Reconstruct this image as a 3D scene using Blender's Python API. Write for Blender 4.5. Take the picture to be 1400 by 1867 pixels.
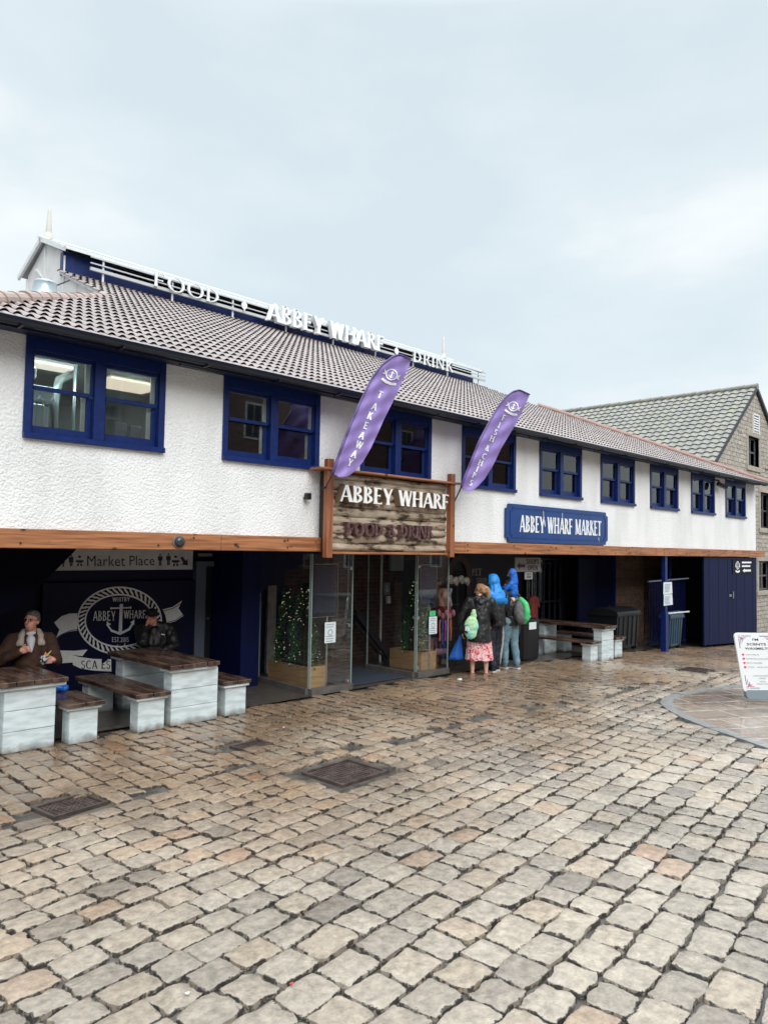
import bpy, bmesh, math, random
import numpy as np
from mathutils import Vector, Matrix, noise as mnoise

S = bpy.context.scene
for o in list(bpy.data.objects): bpy.data.objects.remove(o)
random.seed(7); rng = np.random.default_rng(7)
C = S.collection
# ------------------------------------------------------------------ camera
FPX, YAW, PITCH, ROLL, CD, CH = 1359.379, 0.7912, 0.0494, 0.0171, 8.141, 2.17
def cam_axes():
    cy, sy, cp, sp = math.cos(YAW), math.sin(YAW), math.cos(PITCH), math.sin(PITCH)
    f = Vector((sy*cp, cy*cp, sp)); r = Vector((cy, -sy, 0)); u = r.cross(f)
    return r*math.cos(ROLL)+u*math.sin(ROLL), -r*math.sin(ROLL)+u*math.cos(ROLL), f
CR, CU, CF = cam_axes()
CP = Vector((0, -CD, CH))
cam = bpy.data.cameras.new('camera'); camo = bpy.data.objects.new('camera', cam); C.objects.link(camo)
m = Matrix((CR, CU, -CF)).transposed().to_4x4(); m.translation = CP
camo.matrix_world = m
cam.sensor_fit = 'VERTICAL'; cam.sensor_height = 24; cam.lens = 24*FPX/1867; cam.clip_start = .05; cam.clip_end = 2000
S.camera = camo
# ------------------------------------------------------------------ world, sun, exposure
w = bpy.data.worlds.new('World'); S.world = w; w.use_nodes = True
nt = w.node_tree; nt.nodes.clear(); N = nt.nodes.new; L = nt.links.new
wo = N('ShaderNodeOutputWorld'); tc = N('ShaderNodeTexCoord')
sky = N('ShaderNodeTexSky'); sky.sky_type = 'NISHITA'; sky.sun_disc = False
SUN_EL, SUN_AZ = math.radians(37), math.radians(200)
sky.sun_elevation = SUN_EL; sky.sun_rotation = SUN_AZ
b1 = N('ShaderNodeBackground'); b1.inputs[1].default_value = .1; L(sky.outputs[0], b1.inputs[0])
mp = N('ShaderNodeMapping'); mp.inputs['Scale'].default_value = (1.2, 1.2, 3.0); L(tc.outputs['Generated'], mp.inputs[0])
nz = N('ShaderNodeTexNoise'); nz.inputs['Scale'].default_value = 1.9; nz.inputs['Detail'].default_value = 6; nz.inputs['Roughness'].default_value = .5; L(mp.outputs[0], nz.inputs[0])
cr = N('ShaderNodeValToRGB'); L(nz.outputs['Fac'], cr.inputs[0])
e = cr.color_ramp.elements; e[0].position = .36; e[0].color = (.52, .595, .64, 1); e[1].position = .64; e[1].color = (.70, .735, .75, 1)
el = e.new(.5); el.color = (.575, .645, .675, 1)
sx = N('ShaderNodeSeparateXYZ'); L(tc.outputs['Generated'], sx.inputs[0])
r2 = N('ShaderNodeMapRange'); L(sx.outputs[2], r2.inputs[0]); r2.inputs[1].default_value = .60; r2.inputs[2].default_value = 1.0; r2.inputs[3].default_value = 1.0; r2.inputs[4].default_value = 4.8
b2 = N('ShaderNodeBackground'); L(cr.outputs[0], b2.inputs[0]); L(r2.outputs[0], b2.inputs[1])
mx = N('ShaderNodeMixShader'); mx.inputs[0].default_value = .93; L(b1.outputs[0], mx.inputs[1]); L(b2.outputs[0], mx.inputs[2]); L(mx.outputs[0], wo.inputs[0])
sl = bpy.data.lights.new('sun', 'SUN'); sl.energy = 1.5; sl.angle = math.radians(40); sl.color = (1, .97, .93)
so = bpy.data.objects.new('sun', sl); C.objects.link(so)
sd = Vector((math.sin(SUN_AZ)*math.cos(SUN_EL), math.cos(SUN_AZ)*math.cos(SUN_EL), math.sin(SUN_EL)))
so.rotation_euler = sd.to_track_quat('Z', 'Y').to_euler(); so.location = (0, -20, 30)
S.view_settings.view_transform = 'Standard'; S.view_settings.look = 'None'; S.view_settings.gamma = 1; S.view_settings.exposure = 0.50
S.render.resolution_x = 767; S.render.resolution_y = 1024
# ------------------------------------------------------------------ helpers
def ray(px, py): return CR*((px-700)/FPX)-CU*((py-933.5)/FPX)+CF
def at(px, py, Y=0.0):
    d = ray(px, py); t = (Y+CD)/d.y; return CP+d*t
def atz(px, py, z=0.0):
    d = ray(px, py); t = (z-CH)/d.z; return CP+d*t
def gz(x):
    t = (x-12.2)/1.2
    return -0.045*1.2*(math.log1p(math.exp(t)) if t < 30 else t)
OFF = {}
class MB:
    def __init__(s): s.v = []; s.f = []; s.m = []
    def add(s, vs, fs, mi=0):
        n = len(s.v); s.v += [tuple(v) for v in vs]; s.f += [tuple(i+n for i in f) for f in fs]; s.m += [mi]*len(fs)
    def box(s, x0, x1, y0, y1, z0, z1, mi=0):
        s.add([(x0,y0,z0),(x1,y0,z0),(x1,y1,z0),(x0,y1,z0),(x0,y0,z1),(x1,y0,z1),(x1,y1,z1),(x0,y1,z1)],
              [(0,3,2,1),(4,5,6,7),(0,1,5,4),(1,2,6,5),(2,3,7,6),(3,0,4,7)], mi)
    def bbox(s, x0, x1, y0, y1, z0, z1, b=.006, mi=0):   # bevelled box
        X = (x0, x1); Y = (y0, y1); Z = (z0, z1); vs = []; idx = {}
        for i in (0,1):
            for j in (0,1):
                for k in (0,1):
                    for a in (0,1,2):
                        p = [X[i], Y[j], Z[k]]
                        for c, (q, lo) in enumerate(((i,x0),(j,y0),(k,z0))):
                            if c != a: p[c] += b*(1 if q == 0 else -1)
                        idx[(i,j,k,a)] = len(vs); vs.append(p)
        fs = []
        I = idx
        for a in range(3):
            for q in (0,1):
                def key(u, v, a=a, q=q):
                    t = [0,0,0]; o = [c for c in range(3) if c != a]; t[a] = q; t[o[0]] = u; t[o[1]] = v
                    return I[(t[0],t[1],t[2],a)]
                fs.append((key(0,0),key(1,0),key(1,1),key(0,1)))
        for a in range(3):
            o = [c for c in range(3) if c != a]
            for u in (0,1):
                for v in (0,1):
                    def k2(t, ax):
                        p = [0,0,0]; p[a] = t; p[o[0]] = u; p[o[1]] = v; return I[(p[0],p[1],p[2],ax)]
                    fs.append((k2(0,o[0]),k2(1,o[0]),k2(1,o[1]),k2(0,o[1])))
        for i in (0,1):
            for j in (0,1):
                for k in (0,1): fs.append((I[(i,j,k,0)],I[(i,j,k,1)],I[(i,j,k,2)]))
        s.add(vs, fs, mi)
    def beam(s, p0, p1, w, h, up=(0,0,1), mi=0):         # rectangular bar between two points
        p0 = Vector(p0); p1 = Vector(p1); d = (p1-p0).normalized(); r = d.cross(Vector(up))
        if r.length < 1e-4: r = d.cross(Vector((1,0,0)))
        r.normalize(); u = r.cross(d); vs = []
        for p in (p0, p1):
            for a, b in ((-1,-1),(1,-1),(1,1),(-1,1)): vs.append(p+r*(a*w/2)+u*(b*h/2))
        s.add(vs, [(0,1,2,3),(7,6,5,4),(0,4,5,1),(1,5,6,2),(2,6,7,3),(3,7,4,0)], mi)
    def tube(s, pts, r, n=8, mi=0, cap=True):
        pts = [Vector(p) for p in pts]; rs = r if isinstance(r, (list, tuple)) else [r]*len(pts); vs = []; fs = []
        for i, p in enumerate(pts):
            d = (pts[min(i+1,len(pts)-1)]-pts[max(i-1,0)]).normalized()
            a = d.cross(Vector((0,0,1)));
            if a.length < 1e-3: a = d.cross(Vector((1,0,0)))
            a.normalize(); b = a.cross(d)
            for k in range(n):
                t = 2*math.pi*k/n; vs.append(p+(a*math.cos(t)+b*math.sin(t))*rs[i])
        for i in range(len(pts)-1):
            for k in range(n): fs.append((i*n+k, i*n+(k+1)%n, (i+1)*n+(k+1)%n, (i+1)*n+k))
        if cap: fs.append(tuple(range(n))); fs.append(tuple((len(pts)-1)*n+k for k in range(n)))
        s.add(vs, fs, mi)
    def lathe(s, c, prof, n=20, mi=0):                    # prof: (r, z) list, round z axis
        vs = []; fs = []
        for r, z in prof:
            for k in range(n):
                t = 2*math.pi*k/n; vs.append((c[0]+r*math.cos(t), c[1]+r*math.sin(t), c[2]+z))
        for i in range(len(prof)-1):
            for k in range(n): fs.append((i*n+k, i*n+(k+1)%n, (i+1)*n+(k+1)%n, (i+1)*n+k))
        s.add(vs, fs, mi)
    def ball(s, c, r, mi=0, nu=12, nv=8, M=None):
        r = r if isinstance(r, (list, tuple)) else (r, r, r); vs = []; fs = []
        for j in range(nv+1):
            ph = math.pi*j/nv
            for i in range(nu):
                th = 2*math.pi*i/nu; p = Vector((r[0]*math.sin(ph)*math.cos(th), r[1]*math.sin(ph)*math.sin(th), r[2]*math.cos(ph)))
                if M is not None: p = M @ p
                vs.append(p+Vector(c))
        for j in range(nv):
            for i in range(nu):
                a = (j*nu+i, j*nu+(i+1)%nu, (j+1)*nu+(i+1)%nu, (j+1)*nu+i)
                fs.append((a[0],a[2],a[3]) if j == 0 else ((a[0],a[1],a[3]) if j == nv-1 else a))
        s.add(vs, fs, mi)
    def decal(s, polys, fmap, thick=.003, mi=0, step=.0004):
        for i, p in enumerate(polys):
            n = len(p); t = thick+step*(i % 7)
            vs = [fmap(x, y, t) for x, y in p]+[fmap(x, y, 0) for x, y in p]
            s.add(vs, [tuple(range(n))]+[(k, (k+1) % n, n+(k+1) % n, n+k) for k in range(n)], mi)
    def build(s, name, mats, parent=None, smooth=False, recalc=True, **kw):
        o3 = OFF.get(parent.name, Vector()) if parent is not None else Vector()
        me = bpy.data.meshes.new(name)
        off = Vector(kw.pop('origin', (0,0,0))) if parent is None else o3
        me.from_pydata([(v[0]-off[0], v[1]-off[1], v[2]-off[2]) for v in s.v], [], s.f)
        mats = mats if isinstance(mats, (list, tuple)) else [mats]
        for q in mats: me.materials.append(q)
        if len(mats) > 1: me.polygons.foreach_set('material_index', s.m)
        if recalc:
            bm = bmesh.new(); bm.from_mesh(me); bmesh.ops.recalc_face_normals(bm, faces=bm.faces); bm.to_mesh(me); bm.free()
        if smooth: me.polygons.foreach_set('use_smooth', [True]*len(me.polygons))
        me.update()
        o = bpy.data.objects.new(name, me); C.objects.link(o)
        if parent is not None: o.parent = parent; OFF[o.name] = o3
        else: o.location = off; OFF[o.name] = off
        for k, v in kw.items(): o[k] = v
        return o
def thing(name, label, cat, loc=(0,0,0), group=None):
    o = bpy.data.objects.new(name, None); C.objects.link(o); o.empty_display_size = .1
    o.location = loc; o['label'] = label; o['category'] = cat
    if group: o['group'] = group
    OFF[o.name] = Vector(loc); return o
def tag(o, label, cat, group=None):
    o['label'] = label; o['category'] = cat
    if group: o['group'] = group
    return o
# ------------------------------------------------------------------ materials
MC = {}
def mat(name, col, rough=.6, col2=None, scale=8, detail=4, bump=0, bscale=None, bdist=.01, metal=0, stretch=(1,1,1), spec=.5, emit=None, es=0, lo=.35, hi=.65, coat=0, r2=None, sheen=0):
    if name in MC: return MC[name]
    m = bpy.data.materials.new(name); m.use_nodes = True; nt = m.node_tree; N = nt.nodes.new; L = nt.links.new
    b = nt.nodes['Principled BSDF']; b.inputs['Roughness'].default_value = rough; b.inputs['Metallic'].default_value = metal
    b.inputs['Specular IOR Level'].default_value = spec; b.inputs['Coat Weight'].default_value = coat
    b.inputs['Base Color'].default_value = (*col, 1)
    if emit: b.inputs['Emission Color'].default_value = (*emit, 1); b.inputs['Emission Strength'].default_value = es
    tc = N('ShaderNodeTexCoord'); mp = N('ShaderNodeMapping'); mp.inputs['Scale'].default_value = stretch; L(tc.outputs['Object'], mp.inputs[0])
    if col2 is not None:
        n = N('ShaderNodeTexNoise'); n.inputs['Scale'].default_value = scale; n.inputs['Detail'].default_value = detail; L(mp.outputs[0], n.inputs[0])
        r = N('ShaderNodeMapRange'); L(n.outputs['Fac'], r.inputs[0]); r.inputs[1].default_value = lo; r.inputs[2].default_value = hi
        mx = N('ShaderNodeMix'); mx.data_type = 'RGBA'; L(r.outputs[0], mx.inputs[0]); mx.inputs[6].default_value = (*col, 1); mx.inputs[7].default_value = (*col2, 1)
        L(mx.outputs[2], b.inputs['Base Color'])
        if r2 is not None:
            q = N('ShaderNodeMapRange'); L(r.outputs[0], q.inputs[0]); q.inputs[3].default_value = rough; q.inputs[4].default_value = r2; L(q.outputs[0], b.inputs['Roughness'])
    if bump:
        n = N('ShaderNodeTexNoise'); n.inputs['Scale'].default_value = bscale or scale*3; n.inputs['Detail'].default_value = 5; L(mp.outputs[0], n.inputs[0])
        bu = N('ShaderNodeBump'); bu.inputs['Strength'].default_value = bump; bu.inputs['Distance'].default_value = bdist; L(n.outputs['Fac'], bu.inputs['Height']); L(bu.outputs[0], b.inputs['Normal'])
    MC[name] = m; return m
def P(m): return m.node_tree.nodes['Principled BSDF']
def mstucco():
    m = mat('roughcast', (.80,.82,.825), .75); nt = m.node_tree; N = nt.nodes.new; L = nt.links.new; b = P(m)
    tc = N('ShaderNodeTexCoord')
    n = N('ShaderNodeTexNoise'); n.inputs['Scale'].default_value = 34; n.inputs['Detail'].default_value = 3; n.inputs['Distortion'].default_value = .8; L(tc.outputs['Object'], n.inputs[0])
    v = N('ShaderNodeTexVoronoi'); v.feature = 'SMOOTH_F1'; v.inputs['Scale'].default_value = 44; L(tc.outputs['Object'], v.inputs[0])
    a = N('ShaderNodeMath'); a.operation = 'SUBTRACT'; L(n.outputs['Fac'], a.inputs[0]); L(v.outputs['Distance'], a.inputs[1])
    bu = N('ShaderNodeBump'); bu.inputs['Strength'].default_value = .7; bu.inputs['Distance'].default_value = .014; L(a.outputs[0], bu.inputs['Height']); L(bu.outputs[0], b.inputs['Normal'])
    mp = N('ShaderNodeMapping'); mp.inputs['Scale'].default_value = (1.2, 1.2, .35); L(tc.outputs['Object'], mp.inputs[0])
    n2 = N('ShaderNodeTexNoise'); n2.inputs['Scale'].default_value = 1.5; n2.inputs['Detail'].default_value = 6; L(mp.outputs[0], n2.inputs[0])
    c = N('ShaderNodeValToRGB'); L(n2.outputs['Fac'], c.inputs[0]); e = c.color_ramp.elements
    e[0].position = .3; e[0].color = (.72,.735,.735,1); e[1].position = .55; e[1].color = (.85,.86,.865,1); L(c.outputs[0], b.inputs['Base Color'])
    return m
def mbrick(name, c1, c2, mortar, bw, bh, msize=.01, bump=.5, scale=1.0, axis='x', rough=.8, dist=.01, noisec=.4, off=.5):
    m = mat(name, c1, rough); nt = m.node_tree; N = nt.nodes.new; L = nt.links.new; b = P(m)
    tc = N('ShaderNodeTexCoord'); s = N('ShaderNodeSeparateXYZ'); L(tc.outputs['Object'], s.inputs[0])
    cb = N('ShaderNodeCombineXYZ'); ad = N('ShaderNodeMath'); ad.operation = 'ADD'; L(s.outputs[0], ad.inputs[0]); L(s.outputs[1], ad.inputs[1])
    L(ad.outputs[0], cb.inputs[0]); L(s.outputs[2], cb.inputs[1])
    nz = N('ShaderNodeTexNoise'); nz.inputs['Scale'].default_value = 3; L(tc.outputs['Object'], nz.inputs[0])
    mixv = N('ShaderNodeMix'); mixv.data_type = 'VECTOR'; mixv.inputs[0].default_value = .02; L(cb.outputs[0], mixv.inputs[4]); L(nz.outputs['Color'], mixv.inputs[5])
    k = N('ShaderNodeTexBrick'); L(mixv.outputs[1], k.inputs[0]); k.inputs['Scale'].default_value = scale; k.inputs['Color1'].default_value = (*c1,1); k.inputs['Color2'].default_value = (*c2,1); k.inputs['Mortar'].default_value = (*mortar,1)
    k.inputs['Brick Width'].default_value = bw; k.inputs['Row Height'].default_value = bh; k.inputs['Mortar Size'].default_value = msize; k.inputs['Mortar Smooth'].default_value = .4; k.offset = off
    n2 = N('ShaderNodeTexNoise'); n2.inputs['Scale'].default_value = 9; n2.inputs['Detail'].default_value = 6; L(tc.outputs['Object'], n2.inputs[0])
    mr = N('ShaderNodeMapRange'); L(n2.outputs['Fac'], mr.inputs[0]); mr.inputs[1].default_value = .3; mr.inputs[2].default_value = .7; mr.inputs[3].default_value = 1-noisec; mr.inputs[4].default_value = 1+noisec*.5
    mu = N('ShaderNodeVectorMath'); mu.operation = 'SCALE'; L(k.outputs['Color'], mu.inputs[0]); L(mr.outputs[0], mu.inputs['Scale']); L(mu.outputs[0], b.inputs['Base Color'])
    h = N('ShaderNodeMath'); h.operation = 'MULTIPLY_ADD'; L(k.outputs['Fac'], h.inputs[0]); h.inputs[1].default_value = -1.2; L(n2.outputs['Fac'], h.inputs[2])
    bu = N('ShaderNodeBump'); bu.inputs['Strength'].default_value = bump; bu.inputs['Distance'].default_value = dist; L(h.outputs[0], bu.inputs['Height']); L(bu.outputs[0], b.inputs['Normal'])
    return m
def mglass(name, tint=(.9,.95,.95), refl=1.0, rough=.02, ior=1.5):
    m = bpy.data.materials.new(name); m.use_nodes = True; nt = m.node_tree; nt.nodes.clear(); N = nt.nodes.new; L = nt.links.new
    o = N('ShaderNodeOutputMaterial'); t = N('ShaderNodeBsdfTransparent'); t.inputs[0].default_value = (*tint,1); g = N('ShaderNodeBsdfGlossy'); g.inputs['Roughness'].default_value = rough
    f = N('ShaderNodeFresnel'); f.inputs[0].default_value = ior; mu = N('ShaderNodeMath'); mu.operation = 'MULTIPLY'; mu.inputs[1].default_value = refl; L(f.outputs[0], mu.inputs[0])
    mx = N('ShaderNodeMixShader'); L(mu.outputs[0], mx.inputs[0]); L(t.outputs[0], mx.inputs[1]); L(g.outputs[0], mx.inputs[2]); L(mx.outputs[0], o.inputs[0]); MC[name] = m; return m
STUC = mstucco()
WHITE = mat('white_paint', (.75,.77,.77), .5, (.66,.68,.68), 12)
BLUE = mat('blue_gloss_paint', (.0033,.022,.14), .4, (.0025,.015,.10), 14, bump=.15, bscale=60, bdist=.002, spec=.4)
NAVY = mat('navy_wall_paint', (.0018,.0045,.035), .55, (.0012,.003,.024), 6, bump=.2, bscale=40, bdist=.003, spec=.25)
DOORBLUE = mat('blue_board_paint', (.0016,.005,.05), .6, (.001,.0035,.03), 5, stretch=(3,3,.4), bump=.2, bscale=30, bdist=.003, spec=.2)
GUTTER = mat('dark_gutter', (.006,.010,.022), .3)
DARK = mat('dark_interior', (.012,.012,.016), .8)
def mwood(name, c1, c2, rough=.5, stretch=(.6,12,12), knots=True, bump=.3, coat=0):
    m = mat(name, c1, rough, coat=coat); nt = m.node_tree; N = nt.nodes.new; L = nt.links.new; b = P(m)
    tc = N('ShaderNodeTexCoord'); mp = N('ShaderNodeMapping'); mp.inputs['Scale'].default_value = stretch; L(tc.outputs['Object'], mp.inputs[0])
    n = N('ShaderNodeTexNoise'); n.inputs['Scale'].default_value = 2.5; n.inputs['Detail'].default_value = 8; n.inputs['Distortion'].default_value = .6; L(mp.outputs[0], n.inputs[0])
    r = N('ShaderNodeValToRGB'); L(n.outputs['Fac'], r.inputs[0]); e = r.color_ramp.elements; e[0].position = .32; e[0].color = (*c2,1); e[1].position = .62; e[1].color = (*c1,1)
    out = r.outputs[0]
    if knots:
        m2 = N('ShaderNodeMapping'); m2.inputs['Scale'].default_value = (.75 if stretch[0] < 2 else 1, 1, 1 if stretch[2] > 2 else .75); L(tc.outputs['Object'], m2.inputs[0])
        v = N('ShaderNodeTexVoronoi'); v.inputs['Scale'].default_value = 5.5; L(m2.outputs[0], v.inputs[0])
        k = N('ShaderNodeMapRange'); L(v.outputs['Distance'], k.inputs[0]); k.inputs[1].default_value = .08; k.inputs[2].default_value = .17; 
        x = N('ShaderNodeMix'); x.data_type = 'RGBA'; L(k.outputs[0], x.inputs[0]); x.inputs[6].default_value = (c2[0]*.25, c2[1]*.25, c2[2]*.25, 1); L(out, x.inputs[7]); out = x.outputs[2]
    L(out, b.inputs['Base Color'])
    bu = N('ShaderNodeBump'); bu.inputs['Strength'].default_value = bump; bu.inputs['Distance'].default_value = .004; L(n.outputs['Fac'], bu.inputs['Height']); L(bu.outputs[0], b.inputs['Normal'])
    return m
BEAM = mwood('varnished_timber', (.43,.18,.078), (.19,.07,.03), .5)
BEAMV = mwood('varnished_post_timber', (.34,.125,.055), (.17,.055,.026), .45, (12,12,.6))
WETTOP = mat('wet_stained_boards', (.040,.020,.014), .18, (.14,.088,.066), 4.5, 9, bump=.25, bscale=14, bdist=.004, stretch=(2.2,.5,1.4), lo=.38, hi=.72, r2=.45)
PALE = mat('pale_blue_white_boards', (.66,.74,.76), .55, (.50,.57,.58), 5, 8, bump=.3, bscale=24, bdist=.004, stretch=(1,1,4), lo=.38, hi=.62)
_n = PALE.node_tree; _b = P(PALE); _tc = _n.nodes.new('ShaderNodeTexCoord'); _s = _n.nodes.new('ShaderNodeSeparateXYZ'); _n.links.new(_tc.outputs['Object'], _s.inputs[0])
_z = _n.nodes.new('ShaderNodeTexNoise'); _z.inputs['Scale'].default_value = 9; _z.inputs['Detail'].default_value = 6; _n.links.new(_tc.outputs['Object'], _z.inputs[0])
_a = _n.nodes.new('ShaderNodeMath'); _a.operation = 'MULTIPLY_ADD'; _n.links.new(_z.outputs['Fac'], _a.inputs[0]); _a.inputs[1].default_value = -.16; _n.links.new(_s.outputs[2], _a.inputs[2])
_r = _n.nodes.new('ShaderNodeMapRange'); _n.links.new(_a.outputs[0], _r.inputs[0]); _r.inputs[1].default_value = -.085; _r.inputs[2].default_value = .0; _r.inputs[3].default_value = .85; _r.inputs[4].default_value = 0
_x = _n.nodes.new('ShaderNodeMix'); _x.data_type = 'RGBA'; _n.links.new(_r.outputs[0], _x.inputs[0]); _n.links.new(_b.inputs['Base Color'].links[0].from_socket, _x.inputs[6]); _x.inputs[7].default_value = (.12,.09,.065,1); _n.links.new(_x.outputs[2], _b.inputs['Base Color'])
METAL = mat('brushed_steel', (.5,.5,.5), .3, metal=1)
BLACKP = mat('black_plastic', (.006,.006,.008), .45)
GLASS = mglass('window_glass', (.80,.84,.84), 1.5)
CLEAR = mglass('screen_glass', (.97,.985,.98), .22)
# ------------------------------------------------------------------ lettering: a flared roman drawn as polygons (cap height 1)
def glyph(ch, w=.17, t=.07):
    out = []
    def stem(x, y0=0, y1=1, ww=None):
        a = (ww or w)/2; out.append([(x-a*1.3,y0),(x+a*1.3,y0),(x+a*.88,y0+(y1-y0)*.3),(x+a*.88,y0+(y1-y0)*.7),(x+a*1.3,y1),(x-a*1.3,y1),(x-a*.88,y0+(y1-y0)*.7),(x-a*.88,y0+(y1-y0)*.3)])
    def diag(x0, y0, x1, y1, ww): a = ww/2; out.append([(x0-a*1.15,y0),(x0+a*1.15,y0),(x1+a,y1),(x1-a,y1)])
    def bar(x0, x1, y, tt=None, flare=.06, sgn=0):
        a = (tt or t)/2; f = flare; out.append([(x0,y-a),(x1-.06,y-a),(x1,y-a-(f if sgn >= 0 else 0)),(x1,y+a+(f if sgn <= 0 else 0)),(x1-.06,y+a),(x0,y+a)])
    def arc(cx, cy, rx, ry, th, tv, a0, a1, n=14):
        o = []; i = []
        for k in range(n+1):
            a = math.radians(a0+(a1-a0)*k/n); o.append((cx+rx*math.cos(a), cy+ry*math.sin(a))); i.append((cx+(rx-th)*math.cos(a), cy+(ry-tv)*math.sin(a)))
        for k in range(n): out.append([o[k], o[k+1], i[k+1], i[k]])
    W = .6
    if ch == 'A': diag(.06,0,.36,1,t*1.3); diag(.66,0,.38,1,w); out.append([(.18,.28),(.56,.28),(.55,.28+t),(.2,.28+t)]); W = .74
    elif ch == 'B': stem(.12); arc(.16,.745,.36,.255,w*.9,t,-90,90); arc(.16,.26,.42,.27,w,t,-90,90); W = .62
    elif ch == 'C': arc(.42,.5,.4,.52,w,t,45,315,20); W = .76
    elif ch == 'D': stem(.12); arc(.14,.5,.52,.5,w,t,-90,90,18); W = .74
    elif ch == 'E': stem(.12); bar(.12,.5,1-t/2,sgn=1); bar(.12,.44,.52,flare=.04); bar(.12,.54,t/2,sgn=-1); W = .58
    elif ch == 'F': stem(.12); bar(.12,.5,1-t/2,sgn=1); bar(.12,.44,.5,flare=.04); W = .54
    elif ch == 'H': stem(.12); stem(.62); out.append([(.12,.48),(.62,.48),(.62,.48+t),(.12,.48+t)]); W = .76
    elif ch == 'I': stem(.12); W = .26
    elif ch == 'K': stem(.12); diag(.2,.45,.52,1,t*1.4); diag(.6,0,.28,.58,w); W = .66
    elif ch == 'M': stem(.1,ww=w*.6); stem(.78,ww=w); diag(.44,.05,.14,1,w); diag(.44,.05,.76,1,t*1.3); W = .92
    elif ch == 'N': stem(.1,ww=w*.6); stem(.66,ww=w*.6); diag(.64,0,.13,1,w); W = .8
    elif ch == 'O': arc(.42,.5,.41,.52,w,t,0,360,28); W = .84
    elif ch == 'P': stem(.12); arc(.16,.71,.38,.29,w*.9,t,-90,90); W = .58
    elif ch == 'R': stem(.12); arc(.16,.735,.36,.265,w*.9,t,-90,90); diag(.6,0,.3,.5,w); W = .64
    elif ch == 'S': arc(.3,.74,.25,.27,w*.85,t,20,270,14); arc(.3,.26,.27,.27,w*.85,t,-160,90,14); W = .6
    elif ch == 'T': stem(.3); out.append([(0,1-t),(.6,1-t),(.61,.86),(.63,.86),(.62,1),(-.02,1),(-.03,.86),(-.01,.86)]); W = .62
    elif ch == 'W': diag(.28,0,.06,1,w); diag(.28,0,.46,1,t*1.3); diag(.68,0,.48,1,w); diag(.68,0,.88,1,t*1.3); W = .94
    elif ch == 'Y': diag(.33,.42,.08,1,w); diag(.35,.42,.6,1,t*1.3); stem(.34,0,.5); W = .66
    elif ch == '&': arc(.32,.76,.2,.24,w*.7,t,0,360,16); arc(.3,.28,.28,.29,w*.9,t,20,330,16); diag(.66,0,.22,.72,w); W = .74
    elif ch == '2': arc(.26,.74,.24,.26,w*.8,t,-30,170,12); diag(.08,0,.4,.62,w*.8); bar(.04,.52,t/2,sgn=-1); W = .58
    elif ch == '0': arc(.28,.5,.27,.52,w*.8,t,0,360,20); W = .6
    elif ch == '1': stem(.16,ww=w*.8); W = .32
    elif ch == '5': bar(.1,.46,1-t/2,sgn=1); diag(.1,.5,.12,1,w*.6); arc(.24,.3,.26,.31,w*.8,t,-160,110,14); W = .56
    elif ch == '.': out.append([(.05,0),(.17,0),(.17,.12),(.05,.12)]); W = .22
    else: W = .34
    return out, W
def lettering(s, w=.17, t=.07, gap=.06):
    X = 0; out = []
    for ch in s:
        g, W = glyph(ch, w, t); out += [[(x+X, y) for x, y in p] for p in g]; X += W+gap
    return out, X-gap
def fit(s, x0, x1, y0, y1, **k):
    g, W = lettering(s, **k); return [[(x0+x/W*(x1-x0), y0+y*(y1-y0)) for x, y in p] for p in g]
def bfont(s, x0, x1, y0, y1, bold=0.0, align=None):      # the built-in sans, as triangles in 2-D, fitted to a box
    cu = bpy.data.curves.new('t', 'FONT'); cu.body = s; cu.offset = bold; cu.resolution_u = 2
    ob = bpy.data.objects.new('t', cu); C.objects.link(ob); dg = bpy.context.evaluated_depsgraph_get(); dg.update()
    me = bpy.data.meshes.new_from_object(ob.evaluated_get(dg)); vs = [v.co.copy() for v in me.vertices]; fs = [tuple(p.vertices) for p in me.polygons]
    bpy.data.objects.remove(ob); bpy.data.meshes.remove(me); bpy.data.curves.remove(cu)
    if not vs: return [], []
    a = min(v.x for v in vs); b = max(v.x for v in vs); c = min(v.y for v in vs); d = max(v.y for v in vs)
    return [(x0+(v.x-a)/(b-a)*(x1-x0), y0+(v.y-c)/(d-c)*(y1-y0)) for v in vs], fs
def put_font(mb, vf, fmap, off=.004, mi=0):
    vs, fs = vf; mb.add([fmap(x, y, off) for x, y in vs], fs, mi)
def disc(cx, cy, rx, ry, n=24): return [(cx+rx*math.cos(2*math.pi*k/n), cy+ry*math.sin(2*math.pi*k/n)) for k in range(n)]
def ring(cx, cy, rx, ry, t, n=32, a0=0, a1=360):
    out = []
    for k in range(n):
        a = math.radians(a0+(a1-a0)*k/n); b = math.radians(a0+(a1-a0)*(k+1)/n)
        out.append([(cx+rx*math.cos(a), cy+ry*math.sin(a)), (cx+rx*math.cos(b), cy+ry*math.sin(b)), (cx+(rx-t)*math.cos(b), cy+(ry-t)*math.sin(b)), (cx+(rx-t)*math.cos(a), cy+(ry-t)*math.sin(a))])
    return out
def wallmap(Y): return lambda x, z, t: (x, Y-t, z)
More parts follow.
